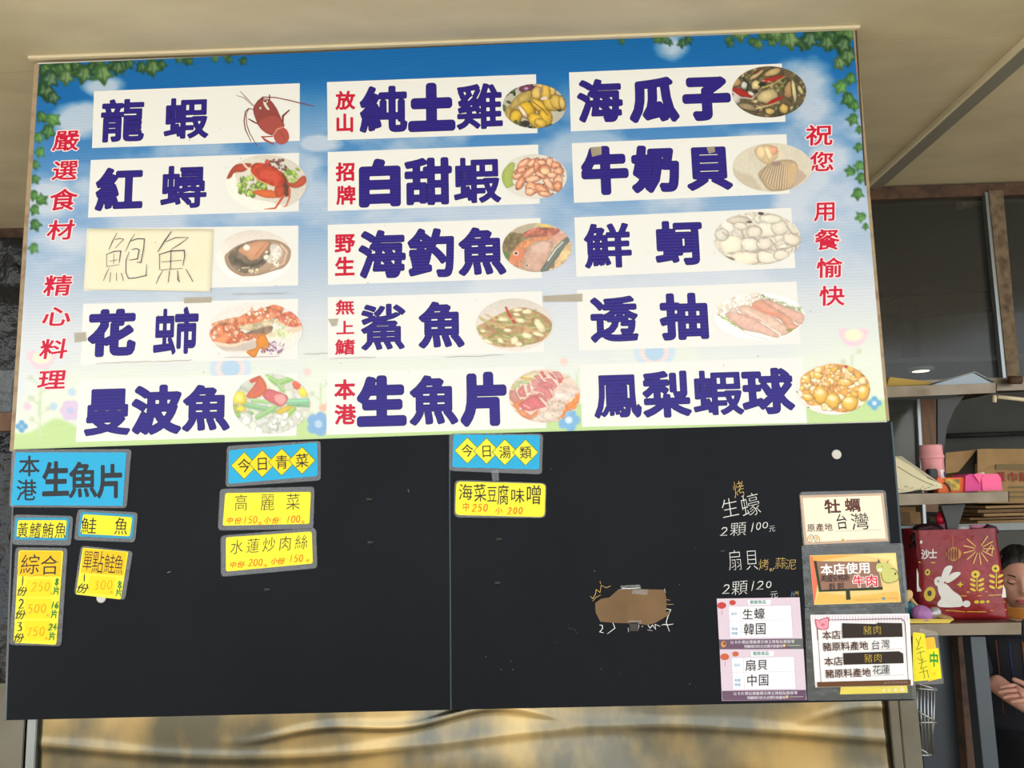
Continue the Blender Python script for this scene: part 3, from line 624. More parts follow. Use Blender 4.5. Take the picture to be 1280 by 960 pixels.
# ------------------------------------------------------------------ dish pictures (printed ovals)
def dish(i, cx, cy, rx, ry, sc, ox, oy, base, fn, label):
    X, Y = disc_grid(cx, cy, rx, ry); P = Paint((X - ox) * sc, (Y - oy) * sc, base); fn(P); P.grain(.06, 16); g_ = P.C.mean(-1, keepdims=True); P.C = (P.C * .86 + g_ * .14) * .92 + np.array((244, 238, 230)) * (.04 if cy < 180 else .1) + 6
    link('dish_picture', grid_mesh(X, Y, P.C, .0019), M['prt'], strips[i], label)
def crab(P):
    P.C *= (1 - .1 * fbm(P.X / 300, P.Y / 300, 5))[..., None]
    P.p([(400,130),(700,125),(1000,230),(1140,450),(1100,640),(980,730),(1000,500),(900,330),(700,220)], (206,200,190), 20)
    P.p([(150,200),(260,340),(330,520),(480,650),(700,700),(900,780),(500,850),(100,700)], (240,236,228), 12)
    P.scat((310,370,660,620), 90, (18,34), [(150,190,60),(110,160,40),(176,206,90),(80,120,36)], 2, poly=lambda x,y: ((x-480)/190)**2+((y-500)/130)**2<1)
    P.scat((860,290,1030,460), 26, (16,30), [(150,190,60),(110,160,40),(176,206,90)], 3)
    P.scat((650,190,890,330), 30, (14,28), [(96,50,46),(120,60,52),(70,36,36)], 4)
    P.p([(820,330),(900,420),(940,600),(860,620),(800,460)], (90,44,34), 16)
    P.p([(460,280),(540,225),(700,255),(830,340),(880,440),(830,500),(730,505),(560,440),(480,350)], (204,52,30), 8, sh=.2, tex=.3)
    P.p([(600,310),(760,340),(800,430),(700,440),(580,390)], (216,60,40), 30); P.s([(470,350),(560,440),(740,512)], 16, (226,170,90), 10)
    P.p([(175,415),(230,300),(262,262),(330,238),(470,235),(440,290),(370,335),(270,345),(230,400)], (200,56,34), 8, sh=.3); P.s([(380,240),(420,285),(460,300)], 20, (244,214,190))
    P.p([(480,570),(600,545),(740,560),(790,620),(760,650),(640,645),(540,610)], (236,94,36), 8, sh=.2)
    P.p([(750,530),(830,495),(870,540),(850,620),(780,640)], (216,66,36), 8, sh=.3)
    P.p([(890,450),(980,470),(1060,400),(1110,380),(1135,440),(1090,500),(1000,530),(930,510)], (214,72,40), 8, sh=.3)
    P.s([(860,620),(760,770),(630,782)], 34, (206,70,44), 8); P.s([(930,540),(930,640),(890,745),(850,755)], 30, (206,80,50), 6)
    P.e(665, 215, 34, 28, 30, (190,60,50), .4)
def abal(P):
    P.C *= (1 - .10 * np.clip((330 - P.Y) / 250, -1, 1))[..., None]
    P.p([(150,450),(200,380),(300,310),(450,255),(600,235),(760,240),(880,290),(945,370),(930,480),(860,570),(740,610),(560,665),(420,675),(330,665),(200,580)], (186,150,122), 10, sh=.25)
    P.p([(200,420),(330,310),(480,250),(620,240),(720,290),(700,400),(640,520),(520,600),(380,640),(240,560)], (120,104,88), 14, tex=.4)
    P.p([(320,350),(420,290),(560,250),(680,262),(680,330),(600,430),(470,485),(400,430),(330,390)], (218,150,110), 12, sh=.15)
    P.s([(520,430),(600,330),(660,270)], 20, (196,118,80), 8); P.s([(580,440),(650,350),(690,290)], 14, (120,90,70), 6)
    P.p([(700,300),(790,300),(850,390),(800,470),(720,520),(660,490),(700,400)], (216,208,200), 14, tex=.3)
    P.scat((280,540,600,640), 9, (16,32), [(214,196,160)], 5); P.scat((640,440,800,560), 8, (20,40), [(232,222,204)], 6)
    P.e(415,330,38,34,0,(250,238,226)); P.e(655,385,18,12,-40,(255,255,255)); P.e(280,498,12,12,0,(255,255,255)); P.s([(830,300),(900,380),(860,520),(700,600)], 22, (222,186,160), 10)
    P.p([(200,430),(300,440),(400,510),(520,520),(600,470),(640,520),(500,560),(350,560),(230,520)], (88,78,68), 14, tex=.4)
def hcrab(P):
    P.p([(180,640),(400,650),(640,600),(640,700),(450,720),(250,710)], (196,180,168), 24)
    P.p([(150,400),(420,330),(480,360),(300,430),(170,450)], (226,150,110), 8, tex=.4)
    P.p([(105,520),(150,450),(260,400),(420,410),(520,520),(700,500),(790,515),(700,560),(520,610),(350,655),(180,640),(110,570)], (232,120,76), 10, sh=.2, tex=.5)
    P.scat((130,430,620,620), 34, (12,30), [(238,180,150),(214,84,44),(246,214,196),(224,110,64)], 7, sh=.2)
    P.p([(150,610),(350,640),(540,600),(400,665),(220,660)], (240,206,180), 8)
    P.p([(380,410),(500,300),(680,250),(850,190),(960,230),(900,320),(820,380),(640,450),(480,460)], (236,124,80), 8, sh=.15, tex=.5)
    P.scat((480,230,900,400), 40, (12,28), [(244,150,110),(220,80,50),(250,216,200),(238,120,70)], 8, sh=.2)
    P.p([(440,440),(640,400),(860,340),(800,420),(700,470),(560,490)], (196,178,140), 10, tex=.4); P.p([(520,520),(640,470),(820,430),(800,520),(640,525)], (132,104,84), 12, tex=.3)
    P.p([(870,330),(960,280),(1060,270),(1150,340),(1165,430),(1060,450),(960,420)], (230,110,80), 8, tex=.5); P.scat((880,280,1150,420), 22, (12,26), [(250,200,180),(214,76,60),(240,140,110)], 9, sh=.2)
    P.p([(780,520),(1000,470),(1165,430),(1160,480),(1000,540),(800,560)], (222,200,170), 12)
    for a_ in range(26):
        r_ = random.Random(a_); x_, y_ = r_.uniform(850,1010), r_.uniform(400,560); P.s([(x_,y_),(x_+r_.uniform(-70,70),y_+r_.uniform(-60,50)),(x_+r_.uniform(-90,90),y_+r_.uniform(-30,70))], 12, [(206,222,160),(176,200,120),(230,238,200)][a_%3], 5)
    P.scat((690,610,960,750), 60, (10,18), [(150,84,150),(110,50,120),(214,180,214)], 10, poly=lambda x,y: ((x-820)/150)**2+((y-680)/75)**2<1)
    P.p([(530,725),(640,680),(640,600),(680,530),(740,530),(790,640),(770,690),(740,660),(750,720),(690,690),(640,780),(600,790)], (240,134,30), 7, sh=.2)
def veg(P):
    P.scat((160,120,1080,840), 60, (60,120), [(206,210,196),(190,196,184),(224,226,214),(200,204,204)], 11, sh=.2, rim=.1)
    P.e(180,560,60,80,0,(150,170,90),.2)
    for pts, w_, c_ in [([(560,160),(700,230),(850,180)],70,(140,190,110)),([(680,220),(760,320)],50,(150,190,120)),([(500,130),(600,250),(680,330)],60,(214,222,196)),
                        ([(280,480),(440,520),(640,560)],70,(130,180,130)),([(400,440),(620,460)],50,(150,196,124)),([(820,460),(1080,450)],80,(130,190,150)),([(830,490),(1080,505)],36,(110,170,120)),
                        ([(190,620),(380,590)],50,(130,176,100)),([(450,640),(600,560),(680,500)],66,(140,186,120)),([(720,690),(820,600),(880,540)],70,(150,188,90))]:
        P.s(pts, w_, c_, soft=10); P.s([(x_, y_ - w_ * .2) for x_, y_ in pts], w_ * .2, [min(255, v_ * 1.18) for v_ in c_], soft=8)
    P.e(240,410,80,80,0,(238,208,60),.4); P.e(230,400,40,30,40,(246,226,120)); P.e(250,540,60,34,0,(236,200,50),.4); P.p([(680,560),(800,500),(870,515),(780,580),(690,600)], (240,200,60), 8, sh=.2)
    P.e(1000,340,56,60,0,(244,210,60),.3); P.e(920,250,52,60,0,(226,90,66),.3); P.p([(360,190),(480,140),(470,190),(380,230)], (206,80,64), 8)
    P.p([(480,150),(560,260),(540,350),(430,410),(330,405),(320,370),(400,270)], (234,104,66), 10, sh=.2); P.p([(450,230),(510,260),(480,330),(400,360),(400,300)], (214,92,80), 10)
    P.p([(540,330),(600,300),(800,380),(800,450),(740,510),(640,480),(520,400)], (218,96,104), 8, sh=.15); P.p([(670,370),(760,370),(790,430),(730,490),(660,430)], (236,150,150), 14)
    P.scat((300,620,1000,800), 18, (40,80), [(220,222,216),(206,210,204)], 12, sh=.35, rim=.15)
def chick(P):
    P.scat((200,160,1040,760), 60, (24,50), [(52,80,40),(84,110,64),(36,60,36)], 13)
    P.e(520,215,110,45,-12,(104,46,82),.5); P.e(510,220,30,18,0,(200,150,190))
    for c_ in [((300,420),(420,290),(560,250),(620,300),(520,400),(380,480),(260,560)),((240,480),(320,460),(290,640),(240,600))]: P.p(c_, (212,180,84), 10, sh=.3, tex=.2)
    L_ = [(700,190,90,50,60,(214,176,96)),(650,290,70,90,10,(222,186,90)),(780,270,70,100,0,(220,176,60)),(860,250,40,80,-10,(216,180,90)),(370,590,80,90,10,(222,180,40)),(530,510,120,90,50,(224,176,30)),(470,540,30,100,-35,(232,206,170)),
          (700,460,150,70,35,(222,178,50)),(820,430,110,60,40,(214,172,60)),(920,400,100,80,60,(216,176,70)),(990,420,40,90,-10,(220,186,90)),(760,600,110,90,60,(222,176,40)),(640,650,120,80,40,(228,182,46)),(700,680,80,50,20,(224,180,60))]
    for x_,y_,a_,b_,an,c_ in L_: P.e(x_,y_,a_+8,b_+8,an,(140,96,26)); P.e(x_,y_,a_,b_,an,c_,.45,8,.15)
    P.s([(590,390),(720,490),(800,580)], 10, (90,56,20)); P.e(750,350,50,22,-10,(240,218,200)); P.e(710,250,22,60,10,(176,130,90)); P.e(500,690,60,45,0,(50,52,44)); P.e(370,660,26,22,0,(70,100,50))
def shrimp(P):
    P.C *= (1 - .1 * np.clip((250 - P.Y) / 200, 0, 1))[..., None]
    P.p([(190,440),(250,350),(310,300),(360,320),(340,420),(330,560),(350,600),(250,640),(190,560)], (170,190,80), 8, sh=.2); 
    for k in range(6): P.s([(200+k*8,430+k*36),(330,400+k*38)], 5, (140,164,60))
    L_ = [(480,310,100,45,-35),(600,300,90,40,-28),(450,400,110,40,-20),(570,420,130,40,-38),(600,520,110,42,-10),(430,580,90,48,-60),(590,640,90,70,20),(560,690,60,50,0),(720,660,110,60,35),(760,720,90,34,10),(810,580,120,42,50),
          (900,340,80,50,20),(940,420,60,70,60),(930,560,60,110,5),(930,620,55,70,0),(740,330,80,60,70),(820,290,40,80,10),(760,400,80,70,0),(700,470,80,30,30),(850,470,70,40,0),(650,330,40,90,10),(400,480,70,34,-30),(720,300,60,30,0)]
    for k,(x_,y_,a_,b_,an) in enumerate(L_): P.e(x_,y_,a_+7,b_+7,an,(176,84,56)); P.e(x_,y_,a_,b_,an,[(224,150,112),(232,166,130),(214,132,96)][k%3],.5,8,.15); P.s([(x_-a_*.5*math.cos(math.radians(an)), y_-a_*.5*math.sin(math.radians(an))-8),(x_+a_*.4*math.cos(math.radians(an)), y_+a_*.4*math.sin(math.radians(an))-8)], 10, (246,206,178))
    P.e(760,420,60,44,0,(238,196,140),.3)
    for x_,y_ in [(500,380),(390,415),(1005,480),(510,560),(385,655),(690,495),(745,590),(905,375),(830,235),(865,715)]: P.e(x_,y_,12,10,0,(60,40,36))
def fish(P):
    P.p([(180,420),(300,280),(500,270),(560,330),(420,420),(330,560),(280,650),(180,560)], (120,104,70), 16, tex=.3); P.grain(.25, 20); P.p([(340,250),(480,180),(620,160),(560,260),(460,290)], (176,164,140), 20)
    P.e(770,180,80,24,5,(226,196,90)); P.p([(200,520),(290,560),(280,620),(210,590)], (90,120,60), 10)
    P.p([(460,290),(620,215),(860,210),(960,240),(900,310),(720,330),(540,345),(490,330)], (206,110,92), 10, sh=.2, tex=.5)
    P.p([(280,660),(330,520),(440,400),(600,350),(780,330),(860,345),(780,380),(620,400),(520,500),(460,640),(440,740),(340,700)], (232,140,90), 10, sh=.15, tex=.25)
    P.p([(300,640),(350,560),(440,500),(470,600),(400,660)], (228,120,84), 20); P.p([(860,340),(960,260),(1060,330),(960,380),(900,420),(820,380)], (224,160,140), 12, tex=.2)
    P.p([(460,650),(510,500),(620,410),(760,375),(870,420),(820,560),(760,690),(700,790),(560,800),(480,760)], (206,160,142), 10, sh=.15, tex=.15); P.p([(600,450),(740,400),(820,440),(740,540),(600,520)], (220,180,166), 40)
    P.p([(700,790),(790,640),(900,470),(1040,340),(1090,360),(1040,480),(900,640),(800,780)], (110,124,118), 10, sh=.3); P.s([(800,650),(900,500),(1000,400)], 16, (220,224,216))
    P.p([(880,740),(960,560),(1090,400),(1110,520),(1000,700)], (224,184,130), 14, tex=.3); P.p([(820,740),(880,660),(880,740)], (130,104,80), 10)
    P.e(374,550,34,32,0,(240,216,200)); P.e(374,550,20,20,0,(50,50,50)); P.e(522,710,28,24,0,(214,190,160)); P.e(520,712,12,12,0,(60,50,46)); P.scat((340,660,460,740), 12, (10,22), [(214,140,110),(190,110,84)], 14)
def shark(P):
    P.C *= (1 - .05 * np.clip((300 - P.Y) / 200, -1, 1))[..., None]
    P.p([(160,490),(260,420),(400,340),(560,270),(720,240),(880,280),(1010,350),(1080,430),(1060,540),(960,650),(780,700),(560,730),(380,710),(240,620)], (178,132,88), 12, tex=.3)
    pl = lambda x,y: ((x-620)/430)**2+((y-490)/215)**2<1
    R_ = random.Random(5)
    for k in range(70):
        x_,y_ = R_.uniform(220,1010), R_.uniform(300,690); L = R_.uniform(50,130); an = R_.uniform(-.5,.6); c_ = [(150,160,84),(176,176,110),(130,140,70),(200,170,110)][k%4]
        if pl(x_,y_): P.s([(x_-L*math.cos(an),y_-L*math.sin(an)),(x_+L*math.cos(an),y_+L*math.sin(an))], 22, c_, 12, 7)
    for x_,y_,a_,b_,an in [(480,385,70,26,5),(690,400,60,32,10),(650,325,50,20,10),(660,270,60,24,-5),(780,290,60,30,0),(930,460,100,46,55),(540,520,50,24,0),(235,530,42,16,5),(620,650,50,50,40),(680,690,50,26,0),(780,590,70,34,15),(910,570,80,24,15),(300,660,60,22,20),(450,650,40,26,30)]:
        P.e(x_,y_,a_,b_,an,(232,212,170),.3,8,.1)
    P.s([(515,240),(560,340),(620,425)], 26, (196,50,40), 34, 6); P.e(590,380,8,16,-30,(240,150,130))
def sashimi(P):
    P.scat((160,170,1060,840), 40, (50,90), [(236,200,180),(228,180,160)], 15, sh=.2)
    L_ = [([(290,270),(480,190),(550,200),(470,300),(330,290)],(226,216,170)),([(320,260),(460,280),(450,305),(310,290)],(240,190,80)),([(230,320),(410,300),(430,350),(260,350)],(196,214,150)),([(190,400),(260,340),(310,380),(220,425)],(196,214,140)),
          ([(170,440),(240,430),(310,560),(230,610),(170,540)],(206,130,120)),([(270,440),(340,360),(390,520),(300,520)],(222,120,120)),([(390,380),(420,350),(450,460),(400,460)],(232,150,150)),([(440,310),(500,290),(550,380),(470,400)],(232,140,140)),
          ([(480,250),(540,240),(600,320),(530,320)],(230,130,126)),([(550,200),(590,190),(640,270),(600,280)],(224,100,104)),([(600,290),(700,280),(780,380),(740,420),(680,340)],(232,130,134)),([(640,190),(720,230),(780,310),(720,280)],(228,110,116)),
          ([(700,200),(800,190),(860,280),(800,330),(760,260)],(232,150,150)),([(780,280),(850,280),(830,340),(790,350)],(226,100,90)),
          ([(530,330),(640,320),(710,370),(730,440),(660,400),(540,390)],(226,116,122)),([(460,430),(520,390),(660,400),(720,520),(660,540),(580,460)],(228,124,124)),([(400,500),(560,470),(640,520),(650,600),(560,520)],(228,120,120)),
          ([(200,620),(290,560),(360,530),(300,640),(280,690)],(236,130,70)),([(260,690),(330,670),(440,750),(540,670),(520,750),(430,810),(330,770)],(240,140,90)),([(280,610),(420,510),(520,505),(640,640),(560,660),(420,700),(340,680)],(224,104,108)),
          ([(800,360),(1040,420),(1040,470),(980,510),(810,430)],(240,210,200)),([(720,450),(960,455),(970,510),(900,570),(750,550)],(242,220,214)),([(840,330),(1020,390),(1050,430),(850,370)],(238,214,200)),
          ([(650,560),(880,580),(880,620),(820,700),(650,690)],(230,200,184)),([(580,700),(820,690),(820,760),(700,830),(600,800)],(236,212,196)),([(440,810),(560,740),(660,830)],(240,220,210))]
    for pts,c_ in L_: P.p(pts, c_, 7, False, .18, .1)
    for x_,y_,r_ in [(940,620,60),(900,700,60),(1010,570,56),(1040,500,40),(850,760,36),(990,640,40)]: P.e(x_,y_,r_,r_*.7,-20,(238,124,52),.4)
    P.scat((660,560,860,800), 20, (8,14), [(190,170,140)], 16); P.s([(350,620),(430,660)], 8, (250,220,214)); P.s([(880,620),(900,690),(830,760)], 6, (190,80,40))
    P.e(940,750,70,60,0,(120,180,226)); P.e(930,770,30,20,0,(230,240,250)); P.e(1010,750,24,34,0,(200,224,246))
def clams(P):
    P.scat((190,120,1120,770), 130, (24,60), [(92,74,50),(140,120,84),(70,66,46),(170,146,104),(110,100,60)], 17, (.3,.6), .5, .4)
    P.scat((190,120,1120,770), 30, (20,44), [(198,176,120),(60,84,50),(84,104,50)], 18, (.3,.6), .5, .4)
    for x_,y_,a_,b_,an,c_ in [(700,200,110,44,-15,(190,160,100)),(500,230,120,26,-35,(184,160,110)),(490,360,60,56,-20,(214,196,130)),(640,500,130,80,-15,(196,176,120)),(905,410,60,110,20,(170,130,80)),(960,440,26,150,-8,(196,184,130)),(500,640,90,40,10,(176,150,110)),(660,680,60,40,0,(196,166,90)),(840,650,60,60,0,(204,170,80)),(350,360,44,50,0,(190,190,180)),(400,630,130,40,15,(150,130,96)),(250,320,60,60,0,(176,140,90)),(1040,420,26,70,-30,(180,176,120)),(240,520,60,70,0,(196,186,186))]:
        P.e(x_,y_,a_+9,b_+9,an,(60,46,34)); P.e(x_,y_,a_,b_,an,c_,.5,8,.3)
    for pts in [[(200,400),(300,400),(450,490),(400,510),(250,470)],[(560,300),(700,255),(850,235),(780,280),(640,330)],[(610,600),(700,530),(840,490),(760,560),(640,600)]]: P.p(pts,(196,32,26),7,True,.2)
    P.s([(200,440),(300,510),(440,525),(530,450)],20,(226,206,206),6); P.s([(570,390),(700,350),(850,250)],20,(196,180,90),8); P.s([(500,645),(640,610),(760,570)],20,(222,196,130),8); P.s([(760,430),(800,380),(860,300)],14,(130,150,50)); P.e(500,195,50,18,-35,(120,40,40)); P.s([(560,300),(690,320)], 6, (240,200,180))
    P.s([(330,270),(400,340),(380,430)],30,(34,56,36)); P.e(430,460,40,20,30,(230,214,210)); P.e(570,350,50,24,0,(26,40,34)); P.e(480,440,36,16,0,(30,36,40))
def scallop(P):
    P.C *= (1 - .06 * fbm(P.X / 200, P.Y / 200, 5))[..., None]; P.p([(200,450),(300,500),(420,520),(500,620),(560,720),(300,700)], (196,182,160), 30)
    P.e(480,320,90,80,30,(206,198,180)); P.p([(470,230),(560,160),(700,165),(770,250),(740,330),(640,400),(540,350)],(222,190,140),9,sh=.2); P.e(560,260,60,80,-10,(226,200,150),.3); P.e(700,230,60,60,0,(220,150,116),.3); P.e(650,270,36,90,-25,(228,206,160),.3); P.s([(600,230),(640,330),(660,380)],8,(190,150,100)); P.e(800,280,40,50,0,(220,206,176))
    P.p([(520,520),(600,430),(740,360),(900,340),(1000,400),(1000,560),(930,690),(760,725),(650,715),(570,620)],(196,166,128),9,sh=.25)
    for k in range(13):
        t=k/12; P.s([(640+290*t,400-30*t+60*t*t),(545+t*390,560+155*math.sin(t*math.pi*.62))],9,(110,86,70) if t<.75 else (160,126,96),7); 
    for k in range(12):
        t=(k+.5)/12; P.s([(640+290*t,405-30*t+60*t*t),(545+t*390,555+150*math.sin(t*math.pi*.62))],8,(224,200,166),6)
    P.e(740,390,60,30,0,(150,120,110)); P.p([(900,420),(990,400),(990,580),(900,660)],(206,168,120),30); P.p([(1000,470),(1100,520),(1090,580),(960,670)],(186,160,140),20)
def oyster(P):
    P.scat((120,90,1190,760), 90, (50,100), [(214,206,194),(226,220,206),(204,194,182),(232,226,214)], 19, (.4,.8), .15, .3)
    for x_,y_,a_,b_,an,c_ in [(790,310,230,90,-5,(226,220,206)),(620,340,90,70,0,(222,214,200)),(930,290,100,90,20,(222,214,200)),(340,500,140,110,0,(236,228,204)),(570,500,110,80,10,(228,222,210)),(740,490,90,70,0,(222,214,202)),(520,670,190,80,0,(238,224,202)),(800,650,150,80,0,(230,220,204)),(1080,440,100,70,20,(228,216,200)),(820,180,140,50,5,(224,220,204)),(430,200,140,40,0,(206,196,182)),(450,270,80,40,10,(222,216,204)),(220,380,80,70,0,(214,210,198)),(950,630,90,60,0,(226,216,200))]:
        P.e(x_,y_,a_+10,b_+10,an,(170,156,146)); P.e(x_,y_,a_,b_,an,c_,.16,10,.1)
    P.e(700,116,36,20,5,(60,40,44)); P.e(560,222,34,14,0,(80,66,64)); P.e(300,670,80,22,10,(110,108,80))
    for pts in [[(460,340),(500,420),(620,410),(680,470)],[(640,600),(700,570),(830,600)],[(820,430),(900,560),(1000,560)],[(930,550),(1040,540),(1120,510),(1130,570)],[(230,350),(280,390)],[(1040,300),(1100,380),(1160,360)],[(660,620),(670,720)]]: P.s(pts,12,(160,140,126),soft=8)
def squid(P):
    R_=random.Random(3)
    for k in range(90):
        t=R_.random(); x_=640+480*t+R_.uniform(-20,20); y_=190+165*t+R_.uniform(-22,16); P.s([(x_,y_),(x_+R_.uniform(-20,30),y_+R_.uniform(-30,20))],8,[(130,150,90),(160,176,110),(100,120,70)][k%3],soft=5)
    for k in range(50):
        t=R_.random(); x_=150+320*t; y_=390+190*t; P.s([(x_,y_),(x_+R_.uniform(-10,40),y_+R_.uniform(-14,20))],12,[(150,170,90),(180,196,120),(120,140,70)][k%3],soft=6)
    P.s([(230,470),(550,640),(730,680)],8,(190,196,200)); P.scat((150,280,350,400),16,(20,40),[(240,228,210),(232,206,186),(220,206,190)],20,sh=.2); P.scat((290,170,560,300),30,(24,44),[(240,226,214),(228,206,194),(246,240,230)],21,sh=.25); P.scat((560,160,640,220),8,(16,30),[(236,210,200)],22)
    L_=[([(640,220),(760,230),(900,290),(1060,350),(1145,400),(1140,470),(1090,510),(960,430),(800,340)],(234,178,160)),([(550,280),(600,235),(680,240),(860,350),(960,410),(1040,500),(1090,520),(1020,570),(950,550),(860,450),(700,400),(590,320)],(232,160,134)),
        ([(390,330),(440,290),(520,295),(700,380),(870,470),(980,590),(900,635),(840,610),(700,500),(480,410)],(236,190,168)),([(240,400),(290,360),(400,375),(560,440),(740,540),(860,630),(820,660),(640,610),(460,570),(330,480)],(236,184,166))]
    for pts,c_ in L_: P.p(pts,c_,8,True,.2,.12)
    P.s([(560,300),(700,370),(860,400)],26,(228,130,100),soft=26); P.s([(480,350),(640,440),(760,520)],14,(244,214,198),soft=14); P.s([(400,380),(640,480)],10,(220,140,130),soft=12); P.s([(780,560),(870,620)],16,(250,236,226),soft=8); P.p([(940,560),(1020,560),(980,600)],(150,140,70),8); P.e(340,350,50,30,0,(206,186,176),.2)
def balls(P):
    P.p([(100,520),(200,700),(400,790),(600,850),(840,780),(800,860),(300,860),(90,700)],(226,220,214),16)
    P.p([(150,500),(170,390),(300,300),(480,250),(700,250),(900,340),(980,460),(985,600),(930,700),(840,760),(700,820),(540,800),(400,740),(230,720)],(228,150,60),10,tex=.4)
    P.scat((160,260,980,800),150,(26,58),[(244,190,90),(236,160,60),(250,206,140),(246,180,110),(252,220,180)],23,(.5,.95),.5,.35,lambda x,y:((x-570)/420)**2+((y-530)/270)**2<1)
    for x_,y_,a_,b_ in [(220,420,60,60),(360,380,54,46),(390,610,90,110),(540,680,90,100),(740,710,95,100),(900,580,70,110),(690,460,90,50),(240,640,80,50)]: P.e(x_,y_,a_,b_,10,(240,170,50),.5,8,.3); P.e(x_-10,y_-b_*.3,a_*.6,b_*.35,10,(252,216,150),.2)
    P.scat((180,270,960,560),60,(10,20),[(254,236,214),(230,150,130)],24,(.3,.6),.1,.1,lambda x,y:((x-570)/400)**2+((y-430)/160)**2<1)
    P.e(695,270,20,22,0,(196,40,50)); 
    for x_,y_ in [(110,575),(245,760),(440,430),(620,410),(910,380),(790,365),(640,690)]: P.e(x_,y_,10,7,20,(60,60,50))
dish(1, 333, 228.5, 50.5, 35, 9.6, 265, 180, (222, 216, 206), crab, 'oval picture of a red crab on lettuce')
dish(2, 318, 320.6, 47.5, 33, 9.6, 265, 275, (234, 224, 216), abal, 'picture of an abalone in its shell')
dish(3, 319.5, 412.5, 58.5, 35, 9.14, 250, 360, (228, 222, 218), hcrab, 'oval picture of orange crab halves')
dish(4, 339, 504.7, 48, 37.3, 9.6, 275, 455, (206, 208, 196), veg, 'oval picture of fish with peppers and greens')
dish(5, 667.9, 132.7, 39.6, 27.8, 10.67, 610, 90, (196, 190, 176), chick, 'oval picture of sliced yellow chicken')
dish(6, 667.8, 220.7, 40.8, 27.9, 10.67, 610, 175, (216, 212, 206), shrimp, 'oval picture of boiled pink shrimps')
dish(7, 671, 309.5, 43, 30.6, 10.67, 610, 265, (200, 176, 140), fish, 'oval picture of whole fresh fish')
dish(8, 642.6, 406, 47.4, 33, 9.846, 580, 360, (214, 204, 198), shark, 'oval picture of stir-fry with a red chilli')
dish(9, 680.3, 495, 44.3, 33.2, 10.11, 620, 445, (232, 200, 184), sashimi, 'oval picture of pink sashimi slices')
dish(10, 961.5, 114.8, 46.4, 32, 9.846, 895, 70, (100, 84, 56), clams, 'oval picture of clams with red chilli')
dish(11, 965.6, 209.3, 49.5, 30.4, 9.846, 895, 165, (216, 208, 188), scallop, 'oval picture of two cockle shells')
dish(12, 946.4, 298, 54.4, 33, 9.846, 880, 255, (220, 212, 198), oyster, 'oval picture of grey-white oysters')
dish(13, 949, 395.7, 57, 29.3, 9.14, 880, 350, (250, 250, 246), squid, 'oval picture of pink squid')
dish(14, 1041.4, 486.6, 46.3, 32.1, 9.6, 985, 430, (228, 226, 226), balls, 'oval picture of golden prawn balls')
# lobster, printed straight on its strip
L = lambda pts: [(265 + x / 9.6, 95 + y / 9.6) for x, y in pts]
fl = Flat(.0013); LR, LD = (172, 82, 76), (128, 62, 62)
for pts, w_ in [([(340,185),(400,250),(500,355)],1.1),([(290,232),(380,260),(490,360)],.8),([(490,400),(440,390),(400,430),(385,540),(400,640),(465,780)],1.4),([(440,395),(410,460),(415,580),(450,680),(540,840)],1.1),([(560,290),(610,252),(760,258),(920,290),(1060,325),(1230,362)],1.3)]: fl.stroke(L(pts), w_, LD)
for pts, w_ in [([(690,230),(690,330),(740,420)],2.4),([(440,515),(500,550),(560,580)],2),([(925,412),(850,480),(850,600)],2.6),([(725,725),(600,730),(640,770),(735,815)],2.6),([(510,360),(560,300),(610,262)],2.6)]: fl.stroke(L(pts), w_, LD if pts[0][1] < 600 else LR)
fl.poly(L(smooth([(500,370),(560,300),(620,270),(700,290),(770,380),(800,440),(840,530),(865,610),(740,690),(720,712),(640,680),(560,600),(500,450)])), (150, 74, 70))
fl.poly(L(smooth([(560,560),(640,500),(760,480),(830,540),(860,610),(740,690),(640,680),(590,620)])), LR)
fl.poly(L(smooth([(620,290),(650,280),(670,310),(650,330),(690,400),(660,400),(620,340)])), (226, 220, 210)); fl.ell(*L([(580,385)])[0], 1.4, 1.5, (216, 206, 198)); fl.ell(*L([(640,300)])[0], 2, 1.5, LD)
fl.poly(L(smooth([(735,700),(760,640),(830,610),(900,650),(925,740),(890,800),(820,820),(760,780)])), (184, 88, 80)); fl.stroke(L([(745,700),(780,640),(850,615)]), 1.8, (214, 150, 132))
for k in range(3): fl.stroke(L([(800+k*20,650+k*10),(850+k*15,730+k*20)]), .6, (150, 66, 60))
fl.build('dish_picture', strips[0], 'picture of a dark red lobster', 'prt')
# scraps of tape and stains left on the board
for k, (qd, lb) in enumerate([([(93,416),(107,415),(108,426),(93,428)], 'tape scrap'), ([(230,372),(264,371),(264,378),(230,379)], 'tape scrap'), ([(679,370),(728,367),(728,377),(679,377)], 'tape scrap'), ([(738,184),(752,183),(752,193),(740,196)], 'tape scrap'), ([(883,184),(893,183),(894,190),(886,192)], 'tape scrap'), ([(410,399),(423,398),(421,407),(415,408)], 'tape scrap')]):
    mb = MB(); slab(mb, qd, .0032, .0004); mb.build('tape_scrap', M['tape'], menu)
fl = Flat(.0022)
for k in range(60):
    x_ = rnd.uniform(120, 1040); y_ = rnd.uniform(110, 540); fl.ell(x_, y_, rnd.uniform(.3, .9), rnd.uniform(.2, .6), (110, 96, 84), n=6)
for (x0_, x1_, y_) in [(290, 360, 368), (120, 196, 454), (196, 240, 452), (280, 350, 447), (412, 470, 448), (556, 630, 446), (380, 410, 443)]:
    fl.stroke([(x0_ + (x1_ - x0_) * t / 8, y_ + rnd.uniform(-.7, .7) - t * .25) for t in range(9)], .5, (150, 140, 128))
fl.build('scratches', menu, 'small scratches and specks', 'prt')['kind'] = 'stuff'

